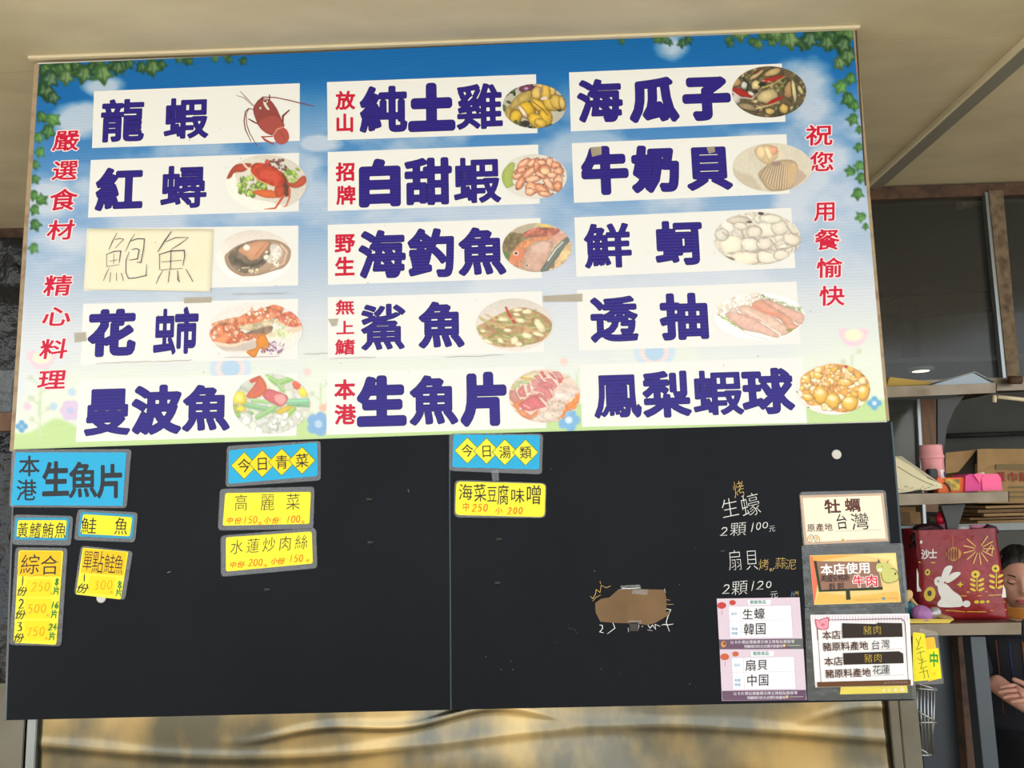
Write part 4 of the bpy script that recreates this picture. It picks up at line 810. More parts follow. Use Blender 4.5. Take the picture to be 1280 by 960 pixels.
# handwritten note over the third strip
nq = [(109.3, 285.6), (267, 286.3), (263, 364.6), (104.4, 361.6)]
note = empty('paper_note', at(104, 362, 0), 'cream handwritten note reading 鮑魚 taped over the third left strip', 'note')
v = []; f = []
for j in range(13):
    for i in range(21):
        u_, t_ = i / 20, j / 12; x_ = (nq[0][0] * (1 - u_) + nq[1][0] * u_) * (1 - t_) + (nq[3][0] * (1 - u_) + nq[2][0] * u_) * t_; y_ = (nq[0][1] * (1 - u_) + nq[1][1] * u_) * (1 - t_) + (nq[3][1] * (1 - u_) + nq[2][1] * u_) * t_
        v.append(at(x_, y_, -.0031 - .008 * max(0, t_ * 1.3 - u_ * 3.5 - .35) - .0012 * max(0, t_ - .8) * 5))
for j in range(12):
    for i in range(20): a_ = j * 21 + i; f.append((a_, a_ + 21, a_ + 22, a_ + 1))
o = link('paper', mesh(v, f, True), mat('cream_paper', (240, 236, 206), .7, noise=(14, (246, 240, 216), .35, .7)), note)
sm = o.modifiers.new('thickness', 'SOLIDIFY'); sm.thickness = .0004; sm.offset = -1
N_ = lambda pts: [(100 + x / 7.53, 275 + y / 7.53) for x, y in pts]
fl = Flat(.0048); ink = (58, 48, 72)
for pts, w_ in [([(348,122),(300,210),(272,278)],.8),([(330,185),(370,172),(410,180),(330,265)],.7),([(250,322),(250,438)],.8),([(245,325),(320,295),(382,292),(376,350),(368,402)],.9),([(318,318),(316,412)],.7),([(280,388),(352,374)],.7),([(252,438),(368,420)],.7),
    ([(272,455),(240,520),(216,582)],.7),([(288,495),(278,582)],.9),([(342,500),(344,568)],.9),([(388,500),(408,570)],1.1),([(515,130),(470,200),(428,295)],.7),([(470,200),(540,175),(605,178),(600,260),(572,400),(535,398)],.9),([(485,278),(530,268),(556,280),(540,365),(465,378)],.9),([(462,300),(432,380),(430,490),(455,550),(520,545),(622,522),(626,420)],.8),
    ([(860,108),(800,190),(732,298)],1.2),([(805,205),(900,165),(1020,165),(940,225),(860,275)],.8),([(748,320),(748,465)],1.1),([(745,325),(850,292),(980,285),(985,340),(968,428)],1),([(856,285),(850,462)],1.3),([(770,395),(955,378)],.8),([(755,470),(962,455)],.8),([(780,475),(740,540),(718,596)],.8),([(842,480),(830,585)],1.2),([(918,478),(922,560),(936,582)],1.2),([(998,465),(1062,578)],1.2)]:
    fl.stroke(N_(pts), w_ * 1.15, ink)
fl.build('handwriting', note)

# ------------------------------------------------------------------ black boards under the menu
def board(q, label, off=.004, th=.0034):
    mb = MB(); slab(mb, q, off, th); return tag(mb.build('black_board', M['black'], None, label, .001), label, 'board')
bb1 = board([(17.5, 562), (561, 543), (563, 887.5), (5, 900.5)], 'left-hand black board holding the yellow price cards')
bb2 = board([(563, 543), (1115, 527.5), (1143.5, 875.5), (564.5, 887.3)], 'right-hand black board with chalk prices and origin cards')
b = MB(); b.prism([at(1113.4, 527.5, -.0045), at(1115.6, 527.5, -.0045), at(1144, 875.5, -.0045), at(1141.4, 875.6, -.0045)], (0, .012, 0)); b.build('edge_strip', mat('blue_grey_edge', (38, 66, 76), .35), bb2, 'blue-grey edge strip')
b = MB(); b.prism([at(561, 543, -.0043), at(562.6, 543, -.0043), at(564.4, 887, -.0043), at(562.8, 887, -.0043)], (0, .002, 0)); b.build('joint_tape', mat('joint_blue', (34, 58, 70), .35), bb2, 'blue-grey line at the joint')
b = MB(); b.prism([at(17.5, 562, -.0045), at(19, 562, -.0045), at(8, 900, -.0045), at(5, 900, -.0045)], (0, .012, 0)); b.build('edge_strip', mat('grey_edge', (92, 98, 98), .4), bb1, 'grey edge strip')
for k, (x, y, bd) in enumerate([(461.5, 624, bb1), (463, 678, bb1), (334, 737, bb1), (624, 674, bb2), (622, 729, bb2), (903.5, 689, bb2)]):
    c = at(x, y, -.0042); mb = MB(); mb.tube([c + (0, -.0006, 0), c + (0, .001, 0)], .008 if k != 5 else .006, 16); mb.build('screw_plug', M['blackp'], bd)
fl = Flat(.0041)
for k in range(20):
    x_, y_ = rnd.uniform(580, 990), rnd.uniform(575, 860); fl.ell(x_, y_, rnd.uniform(.3, .7), rnd.uniform(.3, .9), rnd.choice([(120, 120, 116), (84, 86, 88), (150, 146, 130)]), n=6)
fl.build('specks', bb2)['kind'] = 'stuff'
fl = Flat(.0041); fl.stroke([(209, 716), (213, 714.5)], .6, (190, 190, 190)); fl.stroke([(510, 612), (511, 615)], .7, (170, 160, 130)); fl.build('specks', bb1)['kind'] = 'stuff'
for k, (x, y, lb) in enumerate([(1045.8, 568, 'round white magnet on bare black board above the oyster origin card'), (126.6, 747.5, 'round white magnet half under the lower right yellow card')]):
    c = at(x, y, -.0045); mb = MB(); mb.tube([c + (0, -.0016, 0), c + (0, -.0008, 0), c + (0, .0004, 0)], [.011, .0128, .0132], 28)
    tag(mb.build('round_magnet', M['mag']), lb, 'magnet', 'round white magnets')

# ------------------------------------------------------------------ cards
YEL, BLU = (250, 236, 44), (14, 172, 224)
def card(name, label, cat, paper, sleeve=None, col=YEL, off=.0062, r=4, group=None, border=None, film='film', sr=5):
    "paper card, its own thickness, in a clear pouch; returns root and the Flat for print"
    c = np.mean(np.array(paper, float), axis=0); root = empty(name, at(paper[3][0] / 2 + paper[2][0] / 2, paper[3][1] / 2 + paper[2][1] / 2, -off), label, cat, group)
    rp = rquad(paper, r) if r else paper
    mb = MB(); mb.prism([at(x, y, -off) for x, y in rp], (0, .0005, 0)); mb.build('paper', mat('card_' + name, col if border is None else border, .55), root)
    if sleeve:
        P = rquad(sleeve, sr); mb = MB(); mb.prism([at(x, y, -off + .00055) for x, y in P], (0, .0005, 0)); mb.build('plastic_sleeve', M[film], root)
        rim = MB(); rim.tube([at(x, y, -off + .0006) for x, y in P + [P[0]]], .0007, 6, False); rim.build('sleeve_rim', M['sleeve_rim'], root)
    fl = Flat(off + .00005)
    if border is not None: fl.poly(rquad(inset(paper, 3.2), max(r - 1, 1)), col)
    return root, fl
M['sleeve_rim'] = mat('sleeve_rim', (110, 116, 116), .2, alpha=.45)
INK, DG, OR = (34, 34, 38), (24, 130, 60), (228, 92, 14)
# 1 big blue
rt, fl = card('laminated_card', 'wide bright blue card reading 本港生魚片 at the top left corner of the board', 'card', [(19.7, 565.5), (158, 565.5), (153.3, 632.4), (13.5, 631.5)], [(15, 562), (164.5, 561.5), (158.3, 635), (11.5, 634)], BLU, r=1, off=.0066)
for ch, x, y, w_, h_, r_ in [('本', 36.6, 582.4, 25, 25, .016), ('港', 33, 612.6, 24, 26, .01), ('生', 69.6, 599, 32, 42, .034), ('魚', 103.8, 599.6, 34, 43, .022), ('片', 137.8, 601.3, 31, 40, .034)]: fl.g(ch, x, y, w_, h_, r_, (40, 46, 52), shear=-.05)
fl.build('lettering', rt)
rt, fl = card('laminated_card', 'small blue-edged yellow card with four tightly written characters', 'card', [(19, 647), (87, 647), (84.4, 675.7), (17.4, 674.6)], [(17.4, 643), (91.4, 645), (88.6, 682), (14.6, 680.8)], YEL, border=(30, 150, 190))
fl.line('黃鰭鮪魚', 28.5, 662.5, 75.8, 662.8, 13.5, 19, INK, r=.001, hand=.6); fl.build('handwriting', rt)
rt, fl = card('laminated_card', 'small blue-edged yellow card reading 鮭魚, tilted', 'card', [(100.7, 639.4), (168.7, 643.4), (165.4, 673.7), (97, 670.4)], [(97, 636.6), (172.4, 640.6), (168.7, 678), (92.2, 675)], YEL, border=(30, 150, 190))
fl.g('鮭', 111, 657, 19, 20, .001, INK, -3); fl.g('魚', 151.4, 657.6, 16, 21, .001, INK, -3); fl.build('handwriting', rt)
rt, fl = card('laminated_card', 'tall yellow price card headed 綜合 listing 250, 500 and 750', 'card', [(23.4, 687.8), (79, 688.4), (70.3, 806), (16.9, 803.5)], [(19.7, 684), (84.4, 685), (76.5, 807.8), (11.3, 806)], YEL, r=3)
fl.poly([(24.6, 688.8), (77.6, 689.2), (75.6, 720.6), (21.4, 719.7)], (254, 196, 14))
for i, (y0, y1) in enumerate([(724, 745.5), (748.5, 773), (776, 801)]): fl.poly([(33 - i * 1.2, y0), (65.5 - i, y0), (64 - i, y1), (31.5 - i * 1.2, y1)], (254, 222, 24))
fl.g('綜', 37.7, 705.3, 23, 25, 0, INK, thin=.002, shear=.06); fl.g('合', 62.2, 706.4, 23, 24, 0, INK, thin=.002); fl.stroke([(34, 722), (48, 718.5), (60, 721)], .5, (230, 90, 40))
for i, (a_, ya, yb) in enumerate([('1', 726, 739), ('2', 754.8, 768), ('3', 783.2, 797.2)]): fl.fig(a_, 28.3 - i * 1.8, ya, 6.6, 11, 1.5, INK, 0); fl.g('份', 27.6 - i * 2, yb, 11.5, 11.5, .012, INK, -4, .2)
for i, (a_, x, y) in enumerate([('250', 50.8, 733.8), ('500', 46, 761), ('750', 44.2, 789.8)]): fl.figs(a_, x, y, 11, .75, (226, 140, 20)); fl.g('元', x + 13.5, y + 8, 3, 3, 0, (220, 60, 40))
for i, (a_, x, y) in enumerate([('8', 71, 727.4), ('16', 68.4, 756.4), ('24', 65.8, 784)]): fl.figs(a_, x, y, 8, 1.5, DG, .62 + .05 * i); fl.g('片', x - .6, y + 11, 8, 10, .022, DG)
fl.build('handwriting', rt)
rt, fl = card('laminated_card', 'square yellow price card headed 單點鮭魚 with the price 300', 'card', [(103.5, 684.6), (160.3, 689.7), (151, 749.3), (94.7, 742.8)], [(101.3, 682), (166, 689), (156.2, 750), (92.3, 742.8)], YEL, r=2)
fl.poly([(104.4, 685.8), (158.6, 690.6), (154.4, 719.7), (101, 715.8)], (254, 200, 16)); fl.poly([(112, 719), (145, 722), (142, 744.5), (109, 741)], (254, 222, 24))
for ch, x, y, w_, h_ in [('單', 109.8, 700.6, 11.5, 25), ('點', 122.6, 702.8, 14, 28), ('鮭', 137, 704.6, 13, 24), ('魚', 148.4, 705.6, 11, 24)]: fl.g(ch, x, y, w_, h_, 0, INK, -5, thin=.004)
fl.fig('1', 105.4, 722.3, 5, 9, 1.5, INK, 0); fl.g('份', 103.4, 735.4, 13.5, 12, .012, INK, -6, .25); fl.figs('300', 129, 731.6, 11, .75, (226, 140, 20)); fl.g('元', 139, 740, 3.5, 3.5, 0, (220, 60, 40)); fl.fig('8', 149.6, 731, 5.6, 8.4, 1.5, DG, 0); fl.g('片', 148.6, 740.6, 8, 9, .02, DG)
fl.build('handwriting', rt)
def diamonds(fl, cs, hx, hy, word, sz):
    for (x, y) in cs: fl.poly([(x - hx, y), (x, y - hy), (x + hx, y), (x, y + hy)], (96, 140, 70)); k = 1.3; fl.poly([(x - hx + k, y), (x, y - hy + k), (x + hx - k, y), (x, y + hy - k)], (252, 222, 24) if sz > 16 else (250, 240, 60))
    for (x, y), ch in zip(cs, word): fl.g(ch, x, y, sz * .92, sz, .004, INK, 2)
rt, fl = card('laminated_card', 'blue card with four yellow diamonds reading 今日青菜, vegetables, above two plain yellow cards', 'card', [(286.2, 562.8), (396.7, 552.9), (397.3, 595), (285.4, 604.9)], [(283.9, 557.4), (400.6, 550.9), (401, 600.4), (281.9, 608.9)], BLU, r=3, off=.0066)
diamonds(fl, [(305.2, 582), (327.8, 579.6), (352.1, 577.6), (377.5, 575.6)], 17.2, 17.6, '今日青菜', 17); fl.build('lettering', rt)
def price(fl, parts, col=OR):
    for k, x, y, v in parts:
        if k == 'f': fl.figs(v, x, y, 8.6, .95, col, .72)
        else: fl.g(v, x, y, k, k, .012, col, rnd.uniform(-4, 4), .2)
rt, fl = card('laminated_card', 'yellow card directly below the vegetable diamond card, priced 150 and 100', 'card', [(281.5, 616.2), (388.7, 614.8), (386.8, 654.8), (278.3, 657.2)], [(275, 611.2), (393, 608.3), (391.7, 661.1), (272.4, 663.1)], YEL, r=3)
for ch, x, y, w_, h_ in [('高', 301.3, 628, 16, 20), ('麗', 334.3, 627.6, 17, 21), ('菜', 366.4, 627, 17, 20)]: fl.g(ch, x, y, w_, h_, 0, (44, 46, 46), thin=.008)
price(fl, [(8, 287.5, 650.5, '中'), (8, 297.5, 650.8, '份'), ('f', 302.6, 650, ':'), ('f', 312.8, 650, '150'), (4, 325, 654, '元'), (8, 334.5, 650, '小'), (8, 344.5, 650.6, '份'), ('f', 350.6, 649.6, ':'), ('f', 366.5, 649, '100'), (4, 378.6, 652.6, '元')]); fl.build('handwriting', rt)
rt, fl = card('laminated_card', 'lowest yellow card in the middle column, priced 200 and 150', 'card', [(282.3, 671.6), (389.7, 664.3), (391.1, 704.3), (282.3, 714.5)], [(275.9, 669.6), (395, 659.7), (396.7, 710.2), (276.3, 721)], YEL, r=3)
for i, ch in enumerate('水蓮炒肉絲'): fl.g(ch, 296 + i * 20.2, 683.5 - i * 1.5, 15.5, 18, 0, (44, 46, 46), 3, .16, thin=.008)
price(fl, [(8, 291.5, 706, '中'), (8, 301, 705.6, '份'), ('f', 306, 704.6, ':'), ('f', 319.5, 703.4, '200'), (4, 331.8, 707, '元'), (8, 343, 701.4, '小'), (8, 351.6, 701.2, '份'), ('f', 357.4, 700.4, ':'), ('f', 370, 698.4, '150'), (4, 384.4, 700.6, '元')]); fl.build('handwriting', rt)
rt, fl = card('laminated_card', 'blue card with four yellow diamonds reading 今日湯類, soups, near the board joint', 'card', [(567, 543.1), (674.8, 544), (673.9, 586.9), (565.2, 584.1)], [(562.5, 541.9), (678.9, 542.2), (677.3, 593), (561.5, 588.5)], BLU, r=3, off=.0066)
diamonds(fl, [(584.2, 563.2), (608.2, 563.8), (631.2, 565.2), (656.9, 565.5)], 16.6, 17, '今日湯類', 15.5); fl.build('lettering', rt)
mb = MB(); slab(mb, [(614, 589), (622.5, 587), (624, 600.5), (615.5, 601.5)], .0085, .0006); tag(mb.build('tape_piece', M['sleeve']), 'crumpled clear tape joining the soup card to the card below', 'tape')
rt, fl = card('laminated_card', 'round-cornered yellow soup card hanging below the soup diamond card', 'card', [(570.3, 601.7), (682, 604.7), (680.6, 646.4), (569, 643.7)], [(568.3, 600), (683.3, 603.8), (682, 647.5), (567.6, 646.7)], YEL, r=6, sr=7)
for ch, x, y, w_, h_ in [('海', 582, 615, 17, 20), ('菜', 600, 615.8, 15, 22), ('豆', 615, 617.6, 12, 20), ('腐', 628.8, 618.4, 14, 25), ('味', 647, 619.6, 17, 18), ('噌', 667.4, 618.4, 19, 24)]: fl.g(ch, x, y, w_, h_, .002, INK, rnd.uniform(-3, 3))
fl.g('中', 582.4, 633.4, 8.5, 11, 0, OR); fl.figs('250', 600, 635, 9, 1.1, OR, .78); fl.g('小', 623.6, 638, 8.5, 9, 0, OR, -4); fl.figs('200', 644, 638.6, 8, 1.1, OR, .85); fl.build('handwriting', rt)

# origin cards on the right
rt, fl = card('origin_card', 'cream origin card headed 牡蠣 at the top right of the board', 'card', [(1000, 619.3), (1104.2, 616.2), (1110.6, 676.4), (1005.7, 681)], [(999, 615), (1107, 612.5), (1113, 680), (1004, 684)], (250, 238, 214), border=(206, 176, 150), r=0, film='film')
BR = (92, 48, 40)
fl.g('牡', 1040.6, 632.9, 19, 16.5, .03, BR); fl.g('蠣', 1065.7, 631.3, 19, 16.5, .02, BR)
fl.line('原產地', 1013.9, 659.8, 1035.6, 658.8, 9.6, 9.6, BR, .012); fl.g('台', 1052, 652, 14, 19, .006, INK, 4); fl.g('灣', 1075, 651.6, 22, 21, .002, INK, 3)
fl.stroke([(1044.4, 664.2), (1102.6, 662)], .5, (120, 100, 90))
for x, y, an in [(1012.8, 673, 120), (1021.2, 673.6, 60)]: fl.ell(x, y, 5.2, 3.5, (110, 80, 80), an); fl.ell(x, y, 4.6, 2.9, (246, 230, 214), an); fl.ell(x, y - .5, 3, 1.6, (238, 196, 120), an)
fl.ell(1053.5, 675, 1.8, 1.6, (220, 170, 50)); dashes(fl, 1058, 675, 1099, 673.8, 2.9, (110, 90, 80)); fl.build('print', rt)
rt, fl = card('origin_card', 'golden origin card with a cow and the word 牛肉', 'card', [(1012, 694.2), (1119.8, 691), (1126.4, 752.6), (1017.5, 756.1)], [(1002, 682), (1128.6, 679), (1135.5, 759.5), (1006.5, 759)], (240, 206, 130), r=0, film='sleeve', sr=2)
P5 = lambda pts: [(1000 + x / 4.573, 680 + y / 4.573) for x, y in pts]
fl.poly(P5([(58, 70), (90, 68), (84, 140), (100, 230), (84, 330), (80, 345)]), (236, 120, 90)); fl.poly(P5([(70, 68), (330, 60), (120, 96), (84, 130)]), (240, 176, 84)); fl.poly(P5([(330, 60), (546, 52), (556, 150), (500, 90)]), (248, 226, 150)); fl.poly(P5([(110, 275), (300, 300), (560, 270), (574, 328), (84, 344)]), (244, 190, 96))
fl.poly(P5([(78, 95), (100, 97), (125, 262), (474, 246), (472, 262), (108, 274)]), (46, 58, 34)); fl.poly(P5([(262, 262), (284, 261), (290, 318), (264, 320)]), (46, 58, 34))
fl.poly(P5([(94, 98), (440, 102), (470, 246), (122, 262)]), (154, 114, 96))
o1 = fl._o(); o2 = fl._o()
for i, ch in enumerate('本店使用'): x, y = P5([(152 + i * 72, 146 - i * 3.4)])[0]; fl.g(ch, x, y, 14.6, 13.6, .022, (252, 250, 246))
for i, ch in enumerate('牛肉'): x, y = P5([(336 + i * 74, 213 - i * 3)])[0]; fl.g(ch, x, y, 14.5, 14, .075, (252, 240, 236)); fl.g(ch, x, y, 14.5, 14, .022, (222, 40, 70))
fl.line('美國安格斯', 1029.5, 723, 1058.5, 722, 7.2, 8.6, INK, .006, hand=.6); fl.line('穀飼', 1040.3, 733.4, 1050.8, 732.8, 8, 9, INK, .004, hand=.6)
cw, cd_ = (206, 206, 120), (120, 116, 60)
for pts in ([(440, 110), (448, 84), (470, 118)], [(500, 110), (512, 84), (488, 118)]): fl.poly(P5(pts), (110, 100, 90))
fl.poly(P5(smooth([(470, 150), (540, 140), (568, 195), (530, 222), (490, 222), (468, 195)], 4)), cd_); fl.poly(P5(smooth([(473, 153), (538, 144), (562, 195), (528, 218), (492, 218), (472, 195)], 4)), cw)
fl.poly(P5(smooth([(436, 120), (460, 108), (510, 112), (520, 135), (500, 160), (470, 165), (440, 155)], 4)), cw); fl.ell(*P5([(456, 148)])[0], 3, 2, (244, 240, 214)); fl.ell(*P5([(470, 128)])[0], .6, .8, INK); fl.ell(*P5([(545, 170)])[0], 1, 1.6, INK)
for x in (484, 525): fl.stroke(P5([(x, 205), (x - 2, 222)]), 1.6, cw)
dashes(fl, 1068, 750, 1098, 749, 2.8, (120, 90, 60)); dashes(fl, 1110, 748.4, 1123, 748, 2.8, (60, 80, 110)); fl.ell(1104.6, 748.2, 2, 1.6, (70, 150, 190)); fl.build('print', rt)
# pork card with a yellow card behind it
mb = MB(); slab(mb, [(1052, 850), (1133, 848), (1135, 866), (1050, 868)], .0052, .0004); yc = mb.build('yellow_card', mat('yellow_card', (244, 220, 30), .5)); tag(yc, 'yellow card peeking out under the pork origin card', 'card')
fl = Flat(.0053); fl.line('450元', 1106, 863, 1128, 862, 5.5, 5, (250, 250, 240), .01); fl.build('lettering', yc)
rt, fl = card('origin_card', 'striped white origin card with a pink pig and 豬肉 twice', 'card', [(1013, 768.6), (1136.7, 767), (1141.7, 856.7), (1019.2, 859.3)], [(1006, 759.8), (1131, 758.5), (1144, 873.5), (1009.8, 875.7)], (250, 246, 244), r=1, film='sleeve', sr=2, off=.0068)
for k in range(34): x = 1014.6 + k * 3.6; fl.poly([(x, 769), (x + 1.3, 769), (x + 1.5, 777), (x + .2, 777)], (226, 206, 222))
o_ = fl._o()
for pts in ([(1022, 800), (1021, 776.5)], [(1036, 775), (1126, 773.4), (1130, 776), (1131.4, 780), (1135.4, 849.6)], [(1021.8, 784), (1026.4, 853)]): fl.stroke(pts, 1, (92, 56, 66))
fl.poly([(1021.4, 852.7), (1138.2, 849.5), (1138.6, 856.6), (1021.8, 859)], (104, 66, 36))
fl.poly(smooth([(1019, 774), (1024, 775), (1032, 772), (1036, 772), (1036, 780), (1035, 786), (1028, 787.5), (1021, 785)], 4), (186, 84, 100)); fl.poly(smooth([(1020, 775), (1024, 776), (1032, 773), (1035, 773.5), (1035, 780), (1034, 785), (1028, 786.6), (1022, 784)], 4), (240, 160, 176)); fl.ell(1028.6, 780.8, 2.6, 1.9, (224, 110, 130)); fl.ell(1024.8, 778, .5, .6, INK); fl.ell(1032, 777.4, .5, .6, INK)
BW = (86, 52, 34)
for (x, y) in [(1033.5, 794.1), (1036, 827)]: fl.line('本店', x, y, x + 11.8, y - .6, 11, 11, BW, .012)
for (x, y) in [(1033.9, 808.6), (1037.2, 842.2)]: fl.line('豬原料產地', x, y, x + 45.9, y - 1.7, 10.6, 10.6, BW, .014)
for pts in ([(1052.5, 779), (1096, 780), (1096.5, 778.4), (1127.5, 779), (1128.4, 796), (1053, 797.8)], [(1054, 816.4), (1124, 814.2), (1129, 817), (1129.7, 829), (1054.7, 831)]): fl.poly(pts, (46, 34, 30))
for (x, y) in [(1084.4, 787.8), (1085.4, 822.6)]: fl.line('豬肉', x, y, x + 12, y - .4, 10.5, 11, (206, 176, 60), .0, .014, .5)
fl.line('台灣', 1094.6, 806, 1107, 805, 10.5, 11, INK, .002, .004, .8); fl.line('花蓮', 1096.2, 837.6, 1107, 837.2, 11.5, 12, INK, .002, .004, .8)
fl.stroke([(1088, 812.2), (1128, 810.8)], .5, (120, 100, 96)); fl.stroke([(1090, 845), (1130, 843.6)], .5, (120, 100, 96)); dashes(fl, 1105, 853.6, 1135, 852.6, 2.6, (230, 220, 210)); fl.build('print', rt)
# two lavender cards
for ci, (cq, lb, w1, w2, dx, dy) in enumerate([([(896, 748.3), (999.4, 746.7), (1004, 811.2), (899.4, 811.6)], 'upper lavender origin card with handwritten 生蠔 and 韓国', '生蠔', '韓国', 0, 0), ([(899.7, 811.9), (1004.4, 811.2), (1008.4, 875.3), (902.5, 876)], 'lower lavender origin card with handwritten 扇貝 and 中国', '扇貝', '中国', 3.7, 64.2)]):
    rt, fl = card('origin_card', lb, 'card', cq, None, (224, 204, 218), r=0, off=.0056, group='lavender origin cards')
    T_ = lambda pts: [(890 + x / 6.4 + dx, 735 + y / 6.4 + dy) for x, y in pts]
    fl.poly(T_([(55, 412), (728, 404), (730, 488), (60, 489)]), (112, 86, 108)); fl.poly(T_([(560, 406), (728, 404), (730, 488), (640, 489)]), (104, 108, 104) if ci == 0 else (104, 78, 104))
    fl.poly(T_([(132, 148), (633, 138), (648, 396), (144, 402)]), (250, 247, 250)); fl.poly(T_([(284, 97), (474, 94), (466, 136), (290, 139)]), (236, 240, 240))
    for pts in ([(132, 148), (633, 138)], [(138, 264), (641, 256)], [(144, 402), (648, 396)], [(228, 146), (236, 400)], [(132, 148), (144, 402)], [(633, 138), (648, 396)]): fl.stroke(T_(pts), .45, (176, 156, 176))
    x, y = T_([(330, 113)])[0]; fl.line('散裝食品', x - 1.6, y, x + 13.6, y - .3, 4.6, 4.6, (50, 120, 120), .006)
    for (x, y, rx_, ry_) in [(78, 140, 5.5, 4.2), (165, 117, 4, 3.2)]: xx, yy = T_([(x, y)])[0]; fl.ell(xx, yy, rx_, ry_, (196, 50, 56) if ci == 0 else (206, 96, 60)); fl.stroke([(xx, yy - ry_), (xx, yy + ry_)], .4, (230, 150, 110)); fl.stroke([(xx - rx_ * .5, yy - ry_ * .8), (xx - rx_ * .5, yy + ry_ * .8)], .4, (230, 150, 110)); fl.stroke([(xx + rx_ * .5, yy - ry_ * .8), (xx + rx_ * .5, yy + ry_ * .8)], .4, (230, 150, 110))
    fl.stroke(T_([(82, 180), (80, 212)]), .7, (196, 60, 66))
    x, y = T_([(165, 205)])[0]; fl.line('品名', x, y, x + 4, y, 3.6, 3.6, (90, 160, 200)); x, y = T_([(168, 327)])[0]; fl.line('原產', x, y, x + 4, y, 3.6, 3.6, (90, 160, 200)); fl.line('地國', x, y + 5.6, x + 4, y + 5.6, 3.6, 3.6, (90, 160, 200))
    x, y = T_([(280, 208)])[0]; fl.line(w1, x + 1, y, x + 15.6, y - .6, 13, 13.5, INK, .004, hand=.6); x, y = T_([(290, 328)])[0]; fl.line(w2, x + 1, y, x + 15.6, y - .6, 13, 14.5, INK, .004, hand=.6)
    x, y = T_([(160, 434)])[0]; fl.line('以卡片標記標籤標示牌立牌黏貼懸掛等', x, y, x + 76, y - 1, 4.2, 4.2, (240, 232, 240), .004); x, y = T_([(270, 468)])[0]; fl.line('明顯揭示的方式標示原產地', x, y, x + 44, y - .6, 3.9, 3.9, (240, 232, 240), .004)
    x, y = T_([(577, 460)])[0]; fl.ell(x, y, 1.7, 1.9, (226, 200, 130)); fl.stroke([(x + 3.5, y), (x + 20, y - .3)], 1, (214, 206, 190)); x, y = T_([(92, 450)])[0]; 
    if ci == 0: fl.ell(x, y, 3.4, 4, (206, 150, 90)); fl.ell(x + 1, y - 1, 1.6, 1.8, (140, 60, 60))
    fl.build('print', rt)
# marker writing on the right board
WH, GO = (226, 226, 222), (206, 172, 96)
fl = Flat(.0043); G = lambda ch, x, y, w_, h_, c, rot=0, sh=.15, th=.014: fl.g(ch, x, y, w_, h_, 0, c, rot, sh, th)
G('烤', 923.4, 611.5, 14, 21, GO, 12); G('生', 912.4, 634.6, 22, 24, WH, 10, .1, .018); G('蠔', 938, 631, 24, 28, WH, 12, .1, .014); fl.build('marker_writing', bb2); fl = Flat(.0043); fl.fig('2', 905.4, 664.4, 9, 10, 1.1, WH); G('顆', 922.8, 661, 20, 17, WH, 3)
fl.fig('1', 940.6, 659, 6, 11, 1.1, WH); fl.fig('0', 948.2, 657.5, 6, 9, 1, WH); fl.fig('0', 956.6, 656.4, 7, 7.4, 1, WH); G('元', 965, 660.6, 8, 8, WH, 6)
fl.build('marker_writing', bb2); fl = Flat(.0043); G('扇', 918.8, 700, 17, 26, WH, 3, .05, .018); G('貝', 939.6, 699.6, 16, 26, WH, 2, .05, .018); G('烤', 954.6, 705.6, 13, 14, GO, 4); fl.figs('or', 965.6, 710.4, 7, .8, GO, .55); G('蒜', 975.6, 703.6, 13, 14, GO); G('泥', 988.4, 705.4, 14, 13, GO)
fl.build('marker_writing', bb2); fl = Flat(.0043); fl.fig('2', 908, 736.4, 9, 11, 1.1, WH); G('顆', 924.6, 734.4, 20, 18, WH, 3); fl.fig('1', 941, 732.4, 6, 12, 1.1, WH); fl.fig('2', 950.4, 731.6, 9, 10, 1.1, WH); fl.fig('0', 961, 730.6, 6.6, 8, 1.1, WH); G('元', 967.4, 743, 10, 9, WH, 6)
fl.fig('H', 990.8, 742.6, 4, 6, .9, (96, 150, 200)); fl.fig('M', 996, 741.6, 5, 5, .9, GO)
fl.build('marker_writing', bb2, 'white and gold handwritten prices on black'); 
# cardboard scrap over old writing
Z = lambda pts: [(700 + x / 6.4, 700 + y / 6.4) for x, y in pts]
fl = Flat(.0043)
for pts, w_, c_ in [([(243, 290), (262, 310), (285, 270), (290, 235), (320, 260), (330, 200)], .8, GO), ([(262, 330), (285, 300), (325, 280)], .7, GO), ([(335, 205), (370, 222), (405, 207)], .7, GO), ([(320, 170), (325, 190)], .9, GO), ([(835, 230), (845, 260)], .8, WH), ([(840, 315), (880, 322)], .7, GO), ([(850, 355), (905, 355)], .8, GO),
    ([(850, 390), (885, 398), (860, 460), (850, 500), (875, 570)], 1, WH), ([(815, 520), (835, 515), (860, 520), (905, 512)], 1, WH), ([(700, 515), (720, 545), (740, 520), (765, 555), (760, 515), (800, 530)], 1, WH), ([(318, 520), (338, 522), (340, 550), (318, 575), (348, 582)], 1, WH), ([(575, 530), (600, 545), (632, 520), (628, 548), (600, 520)], 1, WH), ([(655, 530), (662, 532)], 1, WH), ([(545, 545), (548, 575)], .9, WH), ([(480, 262), (500, 225), (560, 228), (640, 222)], 1.1, WH), ([(490, 210), (640, 205)], .6, (180, 180, 176)), ([(410, 470), (440, 545), (380, 590)], .9, WH), ([(740, 565), (700, 560)], .6, WH), ([(60, 540), (120, 560), (140, 590)], .3, (90, 90, 80))]:
    fl.stroke(Z(pts), w_, c_)
fl.build('old_writing', bb2, 'remains of older writing around the cardboard scrap')['kind'] = 'stuff'
mb = MB(); mb.prism([at(x, y, -.0062) for x, y in Z([(282, 345), (330, 310), (395, 300), (470, 232), (575, 236), (580, 505), (480, 505), (322, 494), (285, 420)])], (0, .0016, 0))
